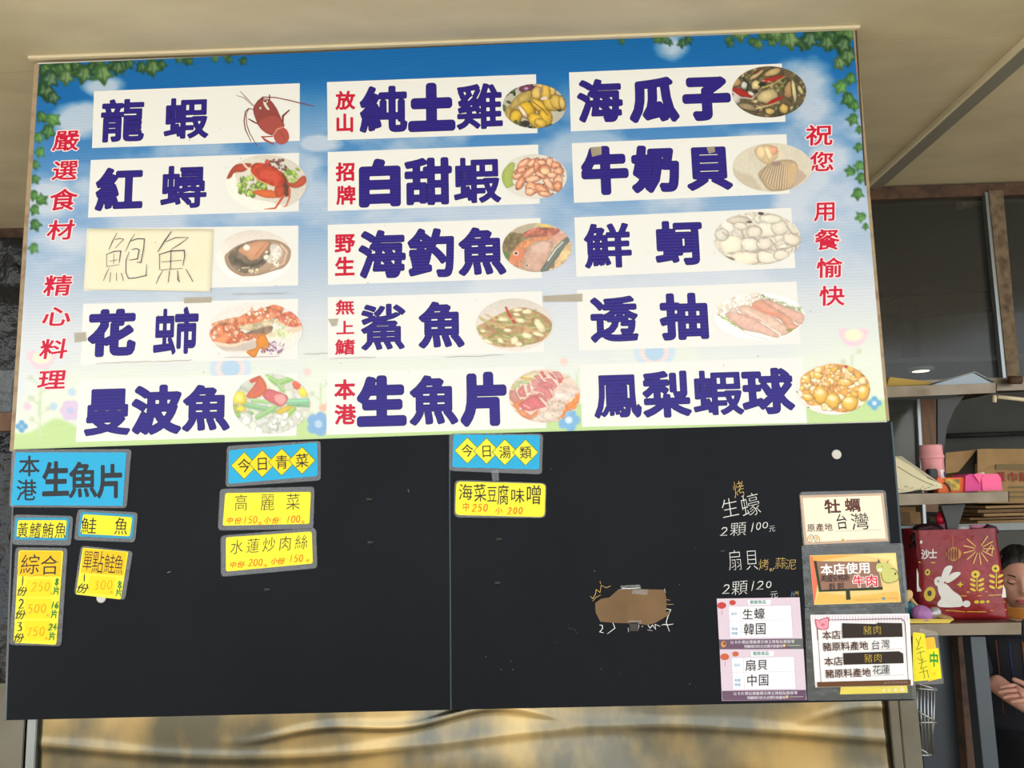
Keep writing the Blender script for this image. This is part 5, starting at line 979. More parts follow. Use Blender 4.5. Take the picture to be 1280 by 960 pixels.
sc = empty('cardboard_scrap', at(790, 785, -.005), 'torn brown cardboard scrap taped to the middle of the right black board', 'cardboard'); mb.build('left_flap', M['carddark'], sc)
mb = MB(); mb.prism([at(x, y, -.0064) for x, y in Z([(577, 232), (835, 238), (852, 310), (850, 420), (880, 405), (870, 440), (760, 505), (700, 520), (578, 506)])], (0, .002, 0)); mb.build('right_flap', M['carddark'], sc)
for q in ([(578, 240), (706, 236), (704, 280), (578, 272)], [(545, 484), (652, 482), (650, 512), (545, 508)], [(482, 205), (640, 196), (652, 232), (484, 240)], [(555, 500), (628, 498), (628, 568), (556, 568)]):
    mb = MB(); slab(mb, Z(q), .0072, .0006); mb.build('tape_strip', M['blacktape'] if q[0][0] in (555,) else M['sleeve'], sc)

# ------------------------------------------------------------------ shelves, hatch and the things on them
SY = .40
def shelf(name, q, Y, D, m, label):
    "steel shelf: fascia fills the photo quad, with a folded lip and underside"
    a, b, c, d = [at(*p_, Y) for p_ in q]; D = Vector((0, D, 0)); root = empty(name, a, label, 'shelf')
    MB().prism([a, b, c, d], (0, .003, 0)).build('front_lip', m, root)
    t = .004; MB().hexa([a + (0, .003, -t), b + (0, .003, -t), np.array(Vector(b) + D) - (0, 0, t), np.array(Vector(a) + D) - (0, 0, t), a + (0, .003, 0), b + (0, .003, 0), np.array(Vector(b) + D), np.array(Vector(a) + D)]).build('shelf_plate', m, root)
    MB().hexa([c + (-.003, 0, 0), c, np.array(Vector(c) + D), np.array(Vector(c) + D) - (.003, 0, 0), b + (-.003, 0, 0), b, np.array(Vector(b) + D), np.array(Vector(b) + D) - (.003, 0, 0)]).build('end_lip', m, root)
    return root
shelf('steel_shelf', [(1060, 485), (1246, 478.5), (1246, 491), (1060, 499)], SY + .3, .26, M['shelf'], 'upper steel shelf just under the window')
shelf('steel_shelf', [(1060, 619), (1261.5, 614.6), (1261.5, 627), (1060, 634)], SY, .26, M['shelf'], 'middle steel shelf with the thermos and pink box')
ct = shelf('steel_counter', [(1060, 782), (1278, 778), (1278, 793), (1060, 796)], SY - .02, .42, M['shelf'], 'lower steel counter with the red rabbit bag')
# uprights of the hatch
def post(name, x0, x1, xb0, xb1, y0, y1, Y, D, m, label, cat='post'):
    mb = MB(); mb.prism([at(x0, y0, Y), at(x1, y0, Y), at(xb1, y1, Y), at(xb0, y1, Y)], (0, D, 0)); return tag(mb.build(name, m, None, None, .001), label, cat)
post('wooden_post', 1150, 1172, 1152, 1173, 499, 640, 1.0, .05, M['brownwood'], 'brown wooden post rising behind the pink thermos')
post('metal_upright', 1146, 1150, 1155, 1159, 499, 668, .95, .02, M['alu'], 'thin pale metal upright in front of the wooden post')
for x0_, x1_, x2_, x3_, Y_, m_ in ((1213, 1232, 1236, 1254, .42, 'greysteel'), (1197, 1211, 1214, 1228, .60, 'rust')):
    a, b = at(x0_, 796, Y_), at(x1_, 796, Y_); c, d = atz(x3_, 1010, 0), atz(x2_, 1010, 0); c = np.array([b[0] - .0, Y_, 0]); d = np.array([a[0] - .0, Y_, 0])
    sl = (at(x3_, 1010, Y_)[0] - b[0]) / (b[2] - at(x3_, 1010, Y_)[2]) * b[2]; c[0] += sl; d[0] += sl
    MB().prism([a, b, c, d], (0, .05, 0)).build('leg', M[m_], ct, None, .001)
# brackets
for q_, Y, lb in [([(1172, 499), (1206, 494), (1193, 512), (1184, 534), (1180, 562), (1172, 556)], .75, 'dark curved bracket under the upper shelf'), ([(1176, 632), (1207, 630), (1199, 655), (1194, 672), (1186, 672), (1183, 652)], .47, 'grey tapering bracket under the middle shelf')]:
    mb = MB(); mb.prism([at(*p_, Y) for p_ in q_], (0, .012, 0)); tag(mb.build('shelf_bracket', M['greymetal'], None, None, .001), lb, 'bracket')
tag(MB().tube([at(1247, 496, .95), at(1285, 500, .95)], .008, 8).tube([at(1243, 494, .95), at(1243, 503, .95)], .008, 8).build('gas_pipe', M['batten']), 'thin pale pipe running right under the upper shelf', 'pipe')
# panel under the counter
tag(pbox(MB(), 1150, 795, 1215, 1010, .66, .02).build('side_panel', M['greysteel']), 'blue-grey steel panel under the counter behind the wire rack', 'panel')
# wall and lintel seen under the window
struct('wall_back_low', MB().box(1.2, 4.2, 1.95, 2.0, 1.62, 2.1), M['darkwall'])
tag(MB().tube([at(1183, 545, 1.9), at(1300, 541, 1.9)], .012, 8).build('dark_pipe', M['beam']), 'black horizontal pipe on the grey wall under the window', 'pipe')
tag(pbox(MB(), 1100, 655, 1320, 664, 1.0, .03).build('pale_rail', M['ltrail']), 'pale horizontal rail behind the red bag', 'rail')
struct('trim_10', pbox(MB(), 1090, 664, 1400, 1010, 1.9, .03), mat('lower_wall', (92, 92, 88), .8), 'grey wall behind the seated person')
# upper-shelf things
mb = MB(); mb.prism([at(1108, 483, SY + .36), at(1112, 471, SY + .36), at(1162, 477, SY + .36), at(1166, 481, SY + .36)], (0, .10, 0)); tag(mb.build('yellow_block', M['yellowmat'], None, None, .002), 'dull yellow wedge lying on the upper shelf', 'block')
tr = empty('metal_dustpan', at(1200, 480, SY + .36), 'grey metal pan tipped up on the upper shelf', 'pan')
mb = MB(); mb.prism([at(1163, 481, SY + .34), at(1218, 465, SY + .34), at(1243, 478, SY + .34), at(1242, 480.5, SY + .34)], (0, .004, 0)); mb.build('pan_side', M['greytray'], tr)
MB().tube([at(1163, 480.5, SY + .335), at(1218, 464.6, SY + .335), at(1243, 478, SY + .335)], .003, 8).build('rolled_rim', M['alu'], tr)
MB().prism([at(1190, 473, SY + .345), at(1218, 465, SY + .345), at(1243, 478, SY + .345), at(1200, 480, SY + .345)], (0, .14, 0)).build('pan_body', M['greytray'], tr)
# middle-shelf things
tz = at(1168, 618, SY + .1)[2]
c = at(1167.5, 600, SY + .12); c[2] = tz; th = empty('thermos', c, 'pale pink thermos cup with a darker lid, standing on the middle shelf', 'thermos')
hh = at(1167, 556, SY + .12)[2] - tz; k = np.linalg.norm(at(1168, 580, SY + .12) - at(1167, 580, SY + .12))
MB().lathe([(11.6 * k, 0), (12.2 * k, .004), (13.2 * k, hh * .70), (13.4 * k, hh * .72)], c, 28).build('body', M['pinkcup'], th)
MB().lathe([(13.6 * k, hh * .72), (14.2 * k, hh * .735), (14.2 * k, hh * .78), (13.2 * k, hh * .80), (13.2 * k, hh * .96), (12.4 * k, hh), (0.001, hh)], c, 28).build('lid', M['pinkcap'], th)
mb = MB()
pts = [(c[0] + 12.9 * k * math.cos(t), c[1] + 12.9 * k * math.sin(t)) for t in [math.radians(a) for a in (-78, -64, -50, -36, -22)]]
v = [(x, y, tz + z) for z in (.006, hh * .62) for x, y in pts]; mb.add(v, [(i, i + 1, i + 6, i + 5) for i in range(4)]); mb.build('white_label', M['white'], th)
MB().ell((c[0] + 13.2 * k * math.cos(-.85), c[1] + 13.2 * k * math.sin(-.85), tz + hh * .4), (.004, .002, .009), 10, 6).build('label_mark', mat('ink_blue', (60, 70, 110), .5), th)
c = at(1146, 600, SY + .19); c[2] = tz
jr = MB().lathe([(.028, 0), (.03, .03), (.03, .075), (.024, .088), (.0005, .09)], c, 20).build('clear_jar', M['clearw']); tag(jr, 'small clear jar half hidden by the paper sheet', 'jar')
tag(pbox(MB(), 1163, 586, 1174, 616, SY + .07, .03).build('black_box', M['blackp'], None, None, .003), 'small black box between the paper sheet and the orange pack', 'box')
# paper sheet folded over
ks = empty('greaseproof_sheet', at(1150, 617, SY + .05), 'cream greaseproof sheet folded over things on the middle shelf', 'paper')
P_ = lambda pts, Y: [at(x, y, Y) for x, y in pts]
mb = MB(); mb.prism(P_([(1105, 571), (1119, 571), (1140, 583), (1160, 598), (1177, 605), (1178, 610), (1160, 613), (1150, 612), (1135, 615), (1120, 617), (1100, 617)], SY + .02), (0, .004, 0)); mb.build('front_fold', M['kraft'], ks)
mb = MB(); v = P_([(1105, 571), (1138, 570), (1160, 586), (1177, 605), (1150, 592), (1122, 578)], SY + .02)
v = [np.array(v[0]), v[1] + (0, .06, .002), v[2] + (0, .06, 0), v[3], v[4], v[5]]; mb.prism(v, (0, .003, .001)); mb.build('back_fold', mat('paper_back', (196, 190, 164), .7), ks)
MB().tube(P_([(1122, 583), (1140, 594), (1158, 603), (1166, 606)], SY + .018), .0008, 5).build('printed_line', mat('paper_line', (150, 136, 96), .7), ks)
for q in range(16):
    x = 1124 + q * 3.3 + rnd.uniform(-1, 1); mbs = at(x, 612 - abs(q - 5) * .35 + rnd.uniform(-3, 2), SY + .019); 
    MB().ell(mbs, (.0022, .001, .0012), 6, 4).build('printed_speck', mat('speck', (90, 96, 60), .7) if q == 0 else bpy.data.materials['speck'], ks)
ob = empty('orange_pack', at(1190, 616, SY + .04), 'orange cardboard pack with a yellow picture on its front', 'pack')
pbox(MB(), 1172, 597, 1206.5, 616.4, SY + .04, .06).build('carton', M['orange'], ob, None, .002)
MB().prism(P_([(1180, 599), (1199, 599), (1200, 613), (1187, 612)], SY + .038), (0, .001, 0)).build('yellow_picture', mat('pack_yellow', (224, 186, 60), .5, noise=(60, (120, 104, 50), .4, .6)), ob)
MB().tube([at(1176 + 12 * math.cos(t), 615 - 12 * math.sin(t), SY + .036) for t in [i * math.pi / 20 for i in range(0, 9)]], .002, 6).build('black_arc', M['blackp'], ob)
pk = empty('pink_box', at(1230, 614, SY + .03), 'hot pink folded card box at the right end of the middle shelf', 'box')
MB().prism(P_([(1207, 595), (1212, 592.5), (1226, 592.5), (1228, 613.5), (1206.5, 614.5)], SY + .03), (0, .09, 0)).build('left_side', M['magenta'], pk)
MB().prism(P_([(1227, 597), (1231, 592.6), (1247, 592.2), (1251, 597), (1253, 613), (1228.5, 613.5)], SY + .026), (0, .003, 0)).build('front_flap', M['hotpink'], pk)
MB().prism(P_([(1217, 593), (1225, 604), (1227, 596), (1231, 592.5), (1222, 591.5)], SY + .024), (0, .003, 0)).build('inner_flap', M['hotpink'], pk)
MB().ell(at(1226, 592, SY + .05), (.012, .012, .006), 10, 6).build('tissue', M['kraft'], pk)
# cardboard behind
cb = empty('cardboard_carton', at(1250, 625, 1.25), 'large open cardboard carton with red lettering behind the shelves', 'carton')
MB().prism(P_([(1222, 580), (1300, 580), (1300, 629), (1222, 629)], 1.25), (0, .4, 0)).build('box_body', M['card'], cb)
MB().prism(P_([(1222, 562), (1228, 561), (1300, 561), (1300, 581), (1246, 581), (1222, 585)], 1.245), (0, .005, 0)).build('front_flap', M['card'], cb)
MB().prism(P_([(1222, 561), (1246, 580), (1234, 584), (1222, 590)], 1.235), (0, .004, 0)).build('folded_corner', M['card'], cb)
MB().prism(P_([(1182, 566), (1221, 562), (1198, 590), (1182, 592)], 1.26), (0, .006, 0)).build('left_flap', M['card'], cb)
MB().prism(P_([(1221, 562), (1222, 600), (1190, 600), (1200, 588)], 1.27), (0, .006, 0)).build('dark_gap', mat('gap', (44, 36, 26), .9), cb)  # dark sheet paints the shade between the carton's flaps
def sign3(text, x0, y0, x1, y1, Y, h, m, parent, r=.02, label=None):
    "lettering laid on a plane y=Y"
    vs, fs = [], []
    for i, ch in enumerate(text):
        t = i / max(1, len(text) - 1); c_ = at(x0 + (x1 - x0) * t, y0 + (y1 - y0) * t, Y); v_, f_ = fat(ch, 0, r); sc_ = h * np.linalg.norm(at(x0, y0 + 1, Y) - at(x0, y0, Y)) / .92; b_ = len(vs)
        vs += [(c_[0] + (p_[0] - .5) * sc_, Y, c_[2] + (p_[1] - .38) * sc_) for p_ in v_]; fs += [tuple(b_ + j for j in q_) for q_ in f_]
    return link('lettering', mesh(vs, fs), m, parent, label)
MB().prism(P_([(1245, 580), (1300, 580), (1300, 587), (1245, 587)], 1.2445), (0, .0005, 0)).build('printed_line', mat('print_dark', (120, 104, 70), .8), cb)
sign3('餐巾紙', 1251, 596, 1281, 596, 1.2445, 12, mat('print_red', (150, 56, 50), .8), cb, .02, 'red lettering 餐巾紙')
for k in range(3): MB().prism(P_([(1262, 608 + k * 6), (1300, 608 + k * 6), (1300, 610 + k * 6), (1262, 610 + k * 6)], 1.2445), (0, .0005, 0)).build('printed_line', bpy.data.materials['print_dark'], cb)
for k, (x0, y0, y1) in enumerate([(1232, 630, 634.5), (1222, 636, 640), (1230, 641, 644.5), (1212, 646, 649), (1222, 650, 654)]):
    tag(pbox(MB(), x0, y0 + 1.5 if k == 0 else y0, 1320, y1, 1.22 + .01 * (k % 2), .4).build('flat_cardboard', M['card'] if k % 2 == 0 else M['carddark'], None, None, .001), ['topmost sheet of the flattened cardboard behind the shelf', 'second flattened cardboard from the top, darker and wider', 'middle flattened cardboard in the pile', 'darker flattened cardboard, fourth in the pile', 'lowest flattened cardboard just above the pale rail'][k], 'cardboard', 'flattened cardboard in a pile')
tag(pbox(MB(), 1110, 634, 1151, 656, 1.1, .2).build('brown_carton', M['card'], None, None, .003), 'plain brown carton seen beside the black board edge under the middle shelf', 'carton')
tag(pbox(MB(), 1112, 641, 1138, 654, 1.08, .02).build('dark_carton_flap', M['carddark']), 'darker cardboard piece leaning on the brown carton', 'cardboard')
tag(pbox(MB(), 1095, 668, 1166, 736, 1.05, .15).build('wrapped_bundle', mat('pinkish_wrap', (176, 156, 148), .5, bump=(12, .6, .02)), None, None, .02), 'pale pinkish wrapped bundle left of the red bag', 'bundle')
tag(pbox(MB(), 1095, 738, 1166, 760, 1.0, .12).build('dark_red_box', mat('dull_red', (96, 48, 48), .6), None, None, .01), 'dull dark red box under the pale bundle', 'box')
mb = MB(); mb.prism(P_([(1100, 500), (1146, 500), (1152, 614), (1100, 614)], .97), (0, .004, 0)); gp = tag(mb.build('glass_screen', M['glass']), 'sheet of glass left of the wooden post', 'glass')
0 and tag(pbox(MB(), 1095, 500, 1160, 520, 1.7, .1).build('grey_duct', M['greymetal'], None, None, .004), 'grey duct dimly seen through the glass screen', 'duct')
tag(MB().ell(at(1128, 548, 1.5), (.11, .1, .12), 20, 12).build('round_sack', mat('sackgrey', (118, 116, 100), .7)), 'pale rounded sack dimly seen through the glass screen', 'sack')
# tray and things on the counter
cz = at(1150, 781, SY)[2]
yt = empty('yellow_tray', at(1160, 780, SY), 'shallow yellow tray at the left of the counter', 'tray')
MB().prism(P_([(1100, 774.5), (1192, 774.5), (1186, 779.2), (1100, 779.2)], SY - .015), (0, .018, 0)).build('tray_body', M['yellowtray'], yt); MB().tube(P_([(1100, 774.5), (1192, 774.5)], SY - .016), .0022, 6).build('tray_rim', M['yellowtray'], yt)
sp = empty('wooden_scoop', at(1150, 765, SY + .02), 'pale wooden scoop lying slantwise over the tray', 'scoop')
MB().tube(P_([(1138, 748), (1144, 755), (1158, 768), (1162, 771)], SY + .02), [.007, .005, .006, .008], 8).build('handle', M['stickwood'], sp)
MB().ell(at(1134, 745, SY + .02), (.016, .006, .022), 12, 8, Euler((0, .7, 0))).build('scoop_head', M['stickwood'], sp)
tag(MB().lathe([(.022, 0), (.026, .03), (.026, .05), (.02, .055)], at(1136, 774, SY + .07), 16).build('teal_cup', M['cyan']), 'small teal cup behind the wooden scoop', 'cup')
for q_, m_, lb in [((1153, 768, .035, .02, .028, .5), 'lilac', 'crumpled lilac wrapper on the tray'), ((1168, 766, .022, .015, .018, -.3), 'clearw', 'crumpled clear wrapper beside the lilac one'), ((1178, 771, .035, .02, .009, .25), 'card', 'brownish strip lying at the foot of the red bag')]:
    tag(MB().ell(at(q_[0], q_[1], SY + .0), q_[2:5], 14, 9, Euler((0, q_[5], 0))).build('wrapper' if m_ != 'card' else 'brown_strip', M[m_]), lb, 'wrapper' if m_ != 'card' else 'strip')

# ------------------------------------------------------------------ the red rabbit bag
BY = SY + .03
bag = empty('red_bag', at(1205, 780, BY + .09), 'red tote bag with a white rabbit, lantern and gold flowers on the counter', 'bag')
BL, BRt, TL_, TR_ = (1151, 775), (1261, 774), (1146, 663), (1245, 660)
def bagp(u, t, d=0):
    "point on the front of the bag, u across, t up; slightly bulging"
    x = (BL[0] * (1 - u) + BRt[0] * u) * (1 - t) + (TL_[0] * (1 - u) + TR_[0] * u) * t; y = (BL[1] * (1 - u) + BRt[1] * u) * (1 - t) + (TL_[1] * (1 - u) + TR_[1] * u) * t
    bul = .035 * math.sin(math.pi * min(max(u, 0), 1)) ** .6 * (1 - .35 * t) * math.sin(math.pi * min(.97, .1 + t * .8)) + .004 * math.sin(9 * u + 5 * t) * (1 - t)
    return at(x, y, BY + .03 - bul - d)
v = []; f = []; nu_, nt_ = 26, 22
for j in range(nt_):
    for i in range(nu_): v.append(bagp(i / (nu_ - 1), j / (nt_ - 1)))
for j in range(nt_):
    for i in range(nu_): q = bagp(i / (nu_ - 1), j / (nt_ - 1)); v.append((q[0], 2 * (BY + .09) - q[1] + .02, q[2]))
n_ = nu_ * nt_
for j in range(nt_ - 1):
    for i in range(nu_ - 1): a_ = j * nu_ + i; f.append((a_, a_ + 1, a_ + nu_ + 1, a_ + nu_)); f.append((n_ + a_, n_ + a_ + nu_, n_ + a_ + nu_ + 1, n_ + a_ + 1))
    a_ = j * nu_; f.append((a_, a_ + nu_, n_ + a_ + nu_, n_ + a_)); a_ += nu_ - 1; f.append((a_, n_ + a_, n_ + a_ + nu_, a_ + nu_))
for i in range(nu_ - 1): f.append((i, n_ + i, n_ + i + 1, i + 1))
o = link('bag_body', mesh(v, f, True), M['red'], bag)
def bflat(name, shapes, col, label=None, d=.0012):
    vs, fs = [], []
    for k, pts in enumerate(shapes):
        b_ = len(vs); 
        for (x, y) in pts:   # pixel in the bag's own picture -> u,t
            t = (777 - y) / (777 - 661.5); xl = BL[0] * (1 - t) + TL_[0] * t; xr = BRt[0] * (1 - t) + TR_[0] * t; vs.append(bagp((x - xl) / (xr - xl), t, d + k * .0001))
        fs.append(tuple(range(b_, b_ + len(pts))))
    me = mesh(vs, fs); bm = bmesh.new(); bm.from_mesh(me); bmesh.ops.triangulate(bm, faces=bm.faces); bm.to_mesh(me); bm.free(); return link(name, me, bpy.data.materials.get(name + '_ink') or mat(name + '_ink', col, .5), bag, label)
A_ = lambda pts: [(1120 + x / 5.333, 620 + y / 5.333) for x, y in pts]
def oval(cx, cy, rx, ry, an=0, n=16): a = math.radians(an); return A_([(cx + rx * math.cos(t) * math.cos(a) - ry * math.sin(t) * math.sin(a), cy + rx * math.cos(t) * math.sin(a) + ry * math.sin(t) * math.cos(a)) for t in [2 * math.pi * i / n for i in range(n)]])
def ln(x0, y0, x1, y1, w0, w1=None):
    w1 = w0 if w1 is None else w1; L_ = math.hypot(x1 - x0, y1 - y0); nx, ny = -(y1 - y0) / L_, (x1 - x0) / L_; return A_([(x0 + nx * w0, y0 + ny * w0), (x1 + nx * w1, y1 + ny * w1), (x1 - nx * w1, y1 - ny * w1), (x0 - nx * w0, y0 - ny * w0)])
bflat('rabbit_print', [oval(288, 575, 34, 34), A_(smooth([(300, 560), (320, 490), (350, 468), (376, 475), (360, 520), (330, 575)], 4)), A_(smooth([(330, 575), (360, 530), (400, 512), (432, 520), (400, 555), (350, 585)], 4)), A_(smooth([(280, 600), (330, 590), (380, 640), (430, 680), (445, 740), (390, 752), (290, 748), (278, 720), (300, 690), (284, 650)], 4)), oval(470, 730, 27, 23)], (226, 222, 214), 'white printed rabbit')
bflat('white_print', [A_([(138, 480), (150, 520), (152, 600), (172, 640), (140, 642)])], (226, 222, 214)); bflat('white_print', [A_([(716, 600), (730, 640), (735, 690), (704, 690), (710, 650)])], (226, 222, 214))
GOLD = (216, 186, 50)
g_ = [oval(530, 530, 30, 26), oval(664, 494, 26, 26), oval(210, 510, 18, 22), oval(225, 660, 38, 50, 10)]
for cx, y0, y1 in [(540, 570, 640), (668, 545, 625)]:
    g_.append(ln(cx, y0 - 20, cx, y1, 3))
    for k in range(3):
        yy = y0 + k * (y1 - y0 - 6) / 2
        for s_ in (-1, 1): g_.append(oval(cx + s_ * 28, yy, 22, 9, s_ * 24 * -1))
g_ += [oval(537, 718, 17, 11), oval(575, 718, 17, 10), oval(612, 717, 12, 9), ln(428, 580, 428, 616, 5), ln(408, 598, 447, 598, 5)]
g_ += [ln(470, 650, 612, 650, 2.2), ln(430, 676, 570, 676, 2.2), ln(615, 675, 705, 672, 2.2), ln(560, 726, 730, 720, 2.2), ln(330, 772, 460, 784, 2.2), ln(470, 784, 600, 786, 2.2), ln(628, 778, 740, 772, 2.2), ln(150, 440, 262, 446, 4)]
for sh_ in g_: bflat('gold_print', [sh_], GOLD)
fw = []
for (cx, cy, r0, r1, n, a0) in [(552, 360, 26, 105, 13, 0), (650, 318, 18, 78, 12, 8)]:
    for k in range(n):
        a = math.radians(a0 + 360 * k / n); x1, y1 = cx + r1 * math.cos(a), cy + r1 * math.sin(a)
        if x1 < 668 and y1 > 272 and (cx < 600 or x1 > 585): fw.append(ln(cx + r0 * math.cos(a), cy + r0 * math.sin(a), x1, y1, 2.4, 4))
bflat('firework_print', fw, (222, 176, 90), 'gold printed fireworks')
la = [oval(383, 390, 52, 46)]; bflat('lantern_print', la + [ln(378, 270, 378, 345, 1.6), A_([(368, 345), (398, 345), (402, 352), (364, 352)]), A_([(368, 430), (398, 430), (394, 438), (372, 438)])], (196, 140, 60), 'gold printed lantern')
bflat('lantern_ribs', [oval(383 + dx, 390, w_, 42, 0, 14) for dx, w_ in [(-38, 6), (-22, 6), (-5, 6), (13, 6), (29, 6)]], (120, 24, 28), None, .002)
bflat('dark_marks', [oval(530, 532, 8, 8), oval(664, 494, 8, 8), oval(282, 573, 5, 6), oval(210, 510, 7, 9), oval(225, 655, 14, 20)], (60, 40, 20), None, .0022)
bflat('light_dot', [oval(168, 302, 9, 12)], (230, 220, 214))
vs, fs = [], []
for i, (ch, x) in enumerate([('沙', 196), ('士', 246)]):
    px_, py_ = A_([(x, 388 - i * 2)])[0]; v_, f_ = fat(ch, 0, .03); b_ = len(vs)
    for p_ in v_:
        X_, Y_ = px_ + (p_[0] - .5) * 11, py_ - (p_[1] - .38) * 13; t = (778 - Y_) / 116.5; xl = BL[0] * (1 - t) + TL_[0] * t; xr = BRt[0] * (1 - t) + TR_[0] * t; vs.append(bagp((X_ - xl) / (xr - xl), t, .0016))
    fs += [tuple(b_ + j for j in q_) for q_ in f_]
link('lettering', mesh(vs, fs), mat('bag_white', (226, 216, 210), .5), bag, 'white lettering 沙士')
mb = MB(); tp = [bagp(i / 12, 1) for i in range(13)]; bk = [(p_[0], 2 * (BY + .09) - p_[1] + .02, p_[2]) for p_ in tp]
mb.add([np.array(p_) - (0, -.002, .012) for p_ in tp] + [np.array(p_) - (0, .002, .012) for p_ in bk], [(i, i + 1, 14 + i, 13 + i) for i in range(12)]); mb.build('dark_inside', M['bagin'], bag)
for q_ in ([(1143, 676), (1139, 684), (1141, 672), (1150, 661), (1165, 659)], [(1225, 668), (1236, 659), (1243, 661), (1246, 666)]): MB().tube(P_(q_, BY + .05), [.008, .012, .010, .008, .008][:len(q_)], 10).build('gathered_edge', M['bagin'], bag)
MB().ell(at(1160, 661, BY + .09), (.05, .04, .018), 14, 8).build('crumpled_top', M['bagin'], bag); MB().ell(at(1222, 664, BY + .09), (.045, .04, .014), 14, 8).build('crumpled_top', M['bagin'], bag)
pt = empty('pink_bottle', at(1183, 668, BY + .08), 'slim pink bottle with a red cap sticking out of the bag', 'bottle')
MB().tube(P_([(1184, 665), (1181, 659), (1178, 653)], BY + .08), [.016, .016, .014], 12).build('bottle_body', M['pinkw'], pt); MB().tube(P_([(1178, 654), (1176, 648), (1175, 640)], BY + .078), [.016, .017, .006], 10).build('cap', M['redtip'], pt)
tag(MB().ell(at(1204, 661, BY + .10), (.03, .02, .012), 12, 8).build('white_packet', M['white']), 'white packet lying in the open mouth of the bag', 'packet')
tag(MB().tube(P_([(1213, 658), (1230, 659), (1244, 661)], BY + .075), [.006, .008, .007], 8).build('pink_packet', M['pinkw']), 'pink packet edge along the bag mouth at right', 'packet')

# ------------------------------------------------------------------ yellow tags and wire rack beside the board
for k, (q_, sl, col_, txt, lb, tc_) in enumerate([([(1141, 790), (1156, 792), (1164, 850), (1141, 852)], None, (246, 226, 20), '海鮮湯', 'bright yellow tag with slanting scrawled writing at the board edge', (70, 110, 30)), ([(1157, 797), (1168, 796), (1176, 848), (1160, 852)], [(1150, 785), (1172, 790), (1180, 855), (1142, 856)], (250, 190, 30), '中', 'amber tag with one green character behind the bright yellow tag', (40, 150, 50))]):
    Y = .012 + .006 * k; r_ = empty('yellow_tag', at(*q_[3], Y), lb, 'tag')
    MB().prism([at(x, y, Y) for x, y in rquad(q_, 2.5)], (0, .0006, 0)).build('paper', mat('tag%d' % k, col_, .5), r_)
    if sl: MB().prism([at(x, y, Y + .001) for x, y in rquad(sl, 3)], (0, .0006, 0)).build('plastic_sleeve', M['film'], r_)
    fl = Flat(-Y + .0001)
    if k == 0:
        for pts in ([(1145, 798), (1149, 806)], [(1151, 796), (1146, 812), (1153, 809)], [(1146, 817), (1156, 814)], [(1150, 814), (1152, 826), (1147, 823)], [(1148, 830), (1158, 826)], [(1154, 823), (1151, 836), (1159, 833)], [(1149, 841), (1160, 838)], [(1154, 836), (1156, 848)], [(1159, 838), (1161, 847)]): fl.stroke(pts, 1.1, tc_)
    else: fl.poly([(1158, 812), (1173, 810), (1177, 848), (1161, 850)], (250, 232, 30)); fl.g(txt, 1167.5, 824, 11, 18, .03, tc_, -4); fl.g('小', 1168, 842, 4, 5, 0, (220, 110, 30))
    fl.build('handwriting', r_)
rk = empty('wire_rack', at(1158, 945, .1), 'small chrome wire rack hanging at the end of the board', 'rack')
for k in range(6):
    x = 1146 + k * 4.4; MB().tube(P_([(x, 856), (x + 1, 900), (x + 2.6, 943)] if k < 5 else [(1168, 858), (1167, 905), (1163, 944)], .09 + .01 * k), .0022, 6).build('wire', M['wire'], rk)
for pts in ([(1144, 860), (1171, 863)], [(1146, 903), (1171, 903)], [(1148, 944), (1164, 944)], [(1146, 888), (1171, 903)], [(1146, 854), (1171, 862)], [(1149, 935), (1163, 944)]): MB().tube(P_(pts, .085), .0028, 6).build('cross_wire', M['wire'], rk)

# ------------------------------------------------------------------ seated person behind the counter
PY_ = .95
hc = at(1273, 725, PY_); H = Vector(hc)
pp = empty('person', (hc[0] + .05, PY_ + .15, 0), 'seated dark-haired person in dark clothes looking down, partly out of frame', 'person')
# body: one skinned surface
J = {}; E_ = []
def jt(n, p, r, par=None): J[n] = (Vector(p), r); (E_.append((par, n)) if par else None)
hx, hy, hz = H.x + .04, H.y + .10, H.z
jt('pelvis', (hx, hy + .12, .56), .15); jt('waist', (hx, hy + .11, .72), (.135), 'pelvis'); jt('chest', (hx, hy + .07, hz - .33), .15, 'waist'); jt('neck0', (hx - .01, hy + .03, hz - .20), .075, 'chest'); jt('neck1', (hx - .03, hy - .02, hz - .10), .052, 'neck0')
for s_, nm in ((-1, 'l'), (1, 'r')):
    jt('sh' + nm, (hx + s_ * .17, hy + .06, hz - .27), .062, 'chest')
    jt('hip' + nm, (hx + s_ * .1, hy + .08, .53), .1, 'pelvis'); jt('knee' + nm, (hx + s_ * .14, hy - .30, .55), .065, 'hip' + nm); jt('ank' + nm, (hx + s_ * .13, hy - .26, .1), .042, 'knee' + nm); jt('toe' + nm, (hx + s_ * .14, hy - .42, .04), .03, 'ank' + nm)
fa0, fa1 = Vector(at(1246, 856, PY_ - .04)), Vector(at(1296, 892, PY_ - .10))
jt('elbl', fa0 + Vector((-.02, .04, .02)), .042, 'shl'); jt('elbr', (hx + .24, hy - .05, .72), .045, 'shr')
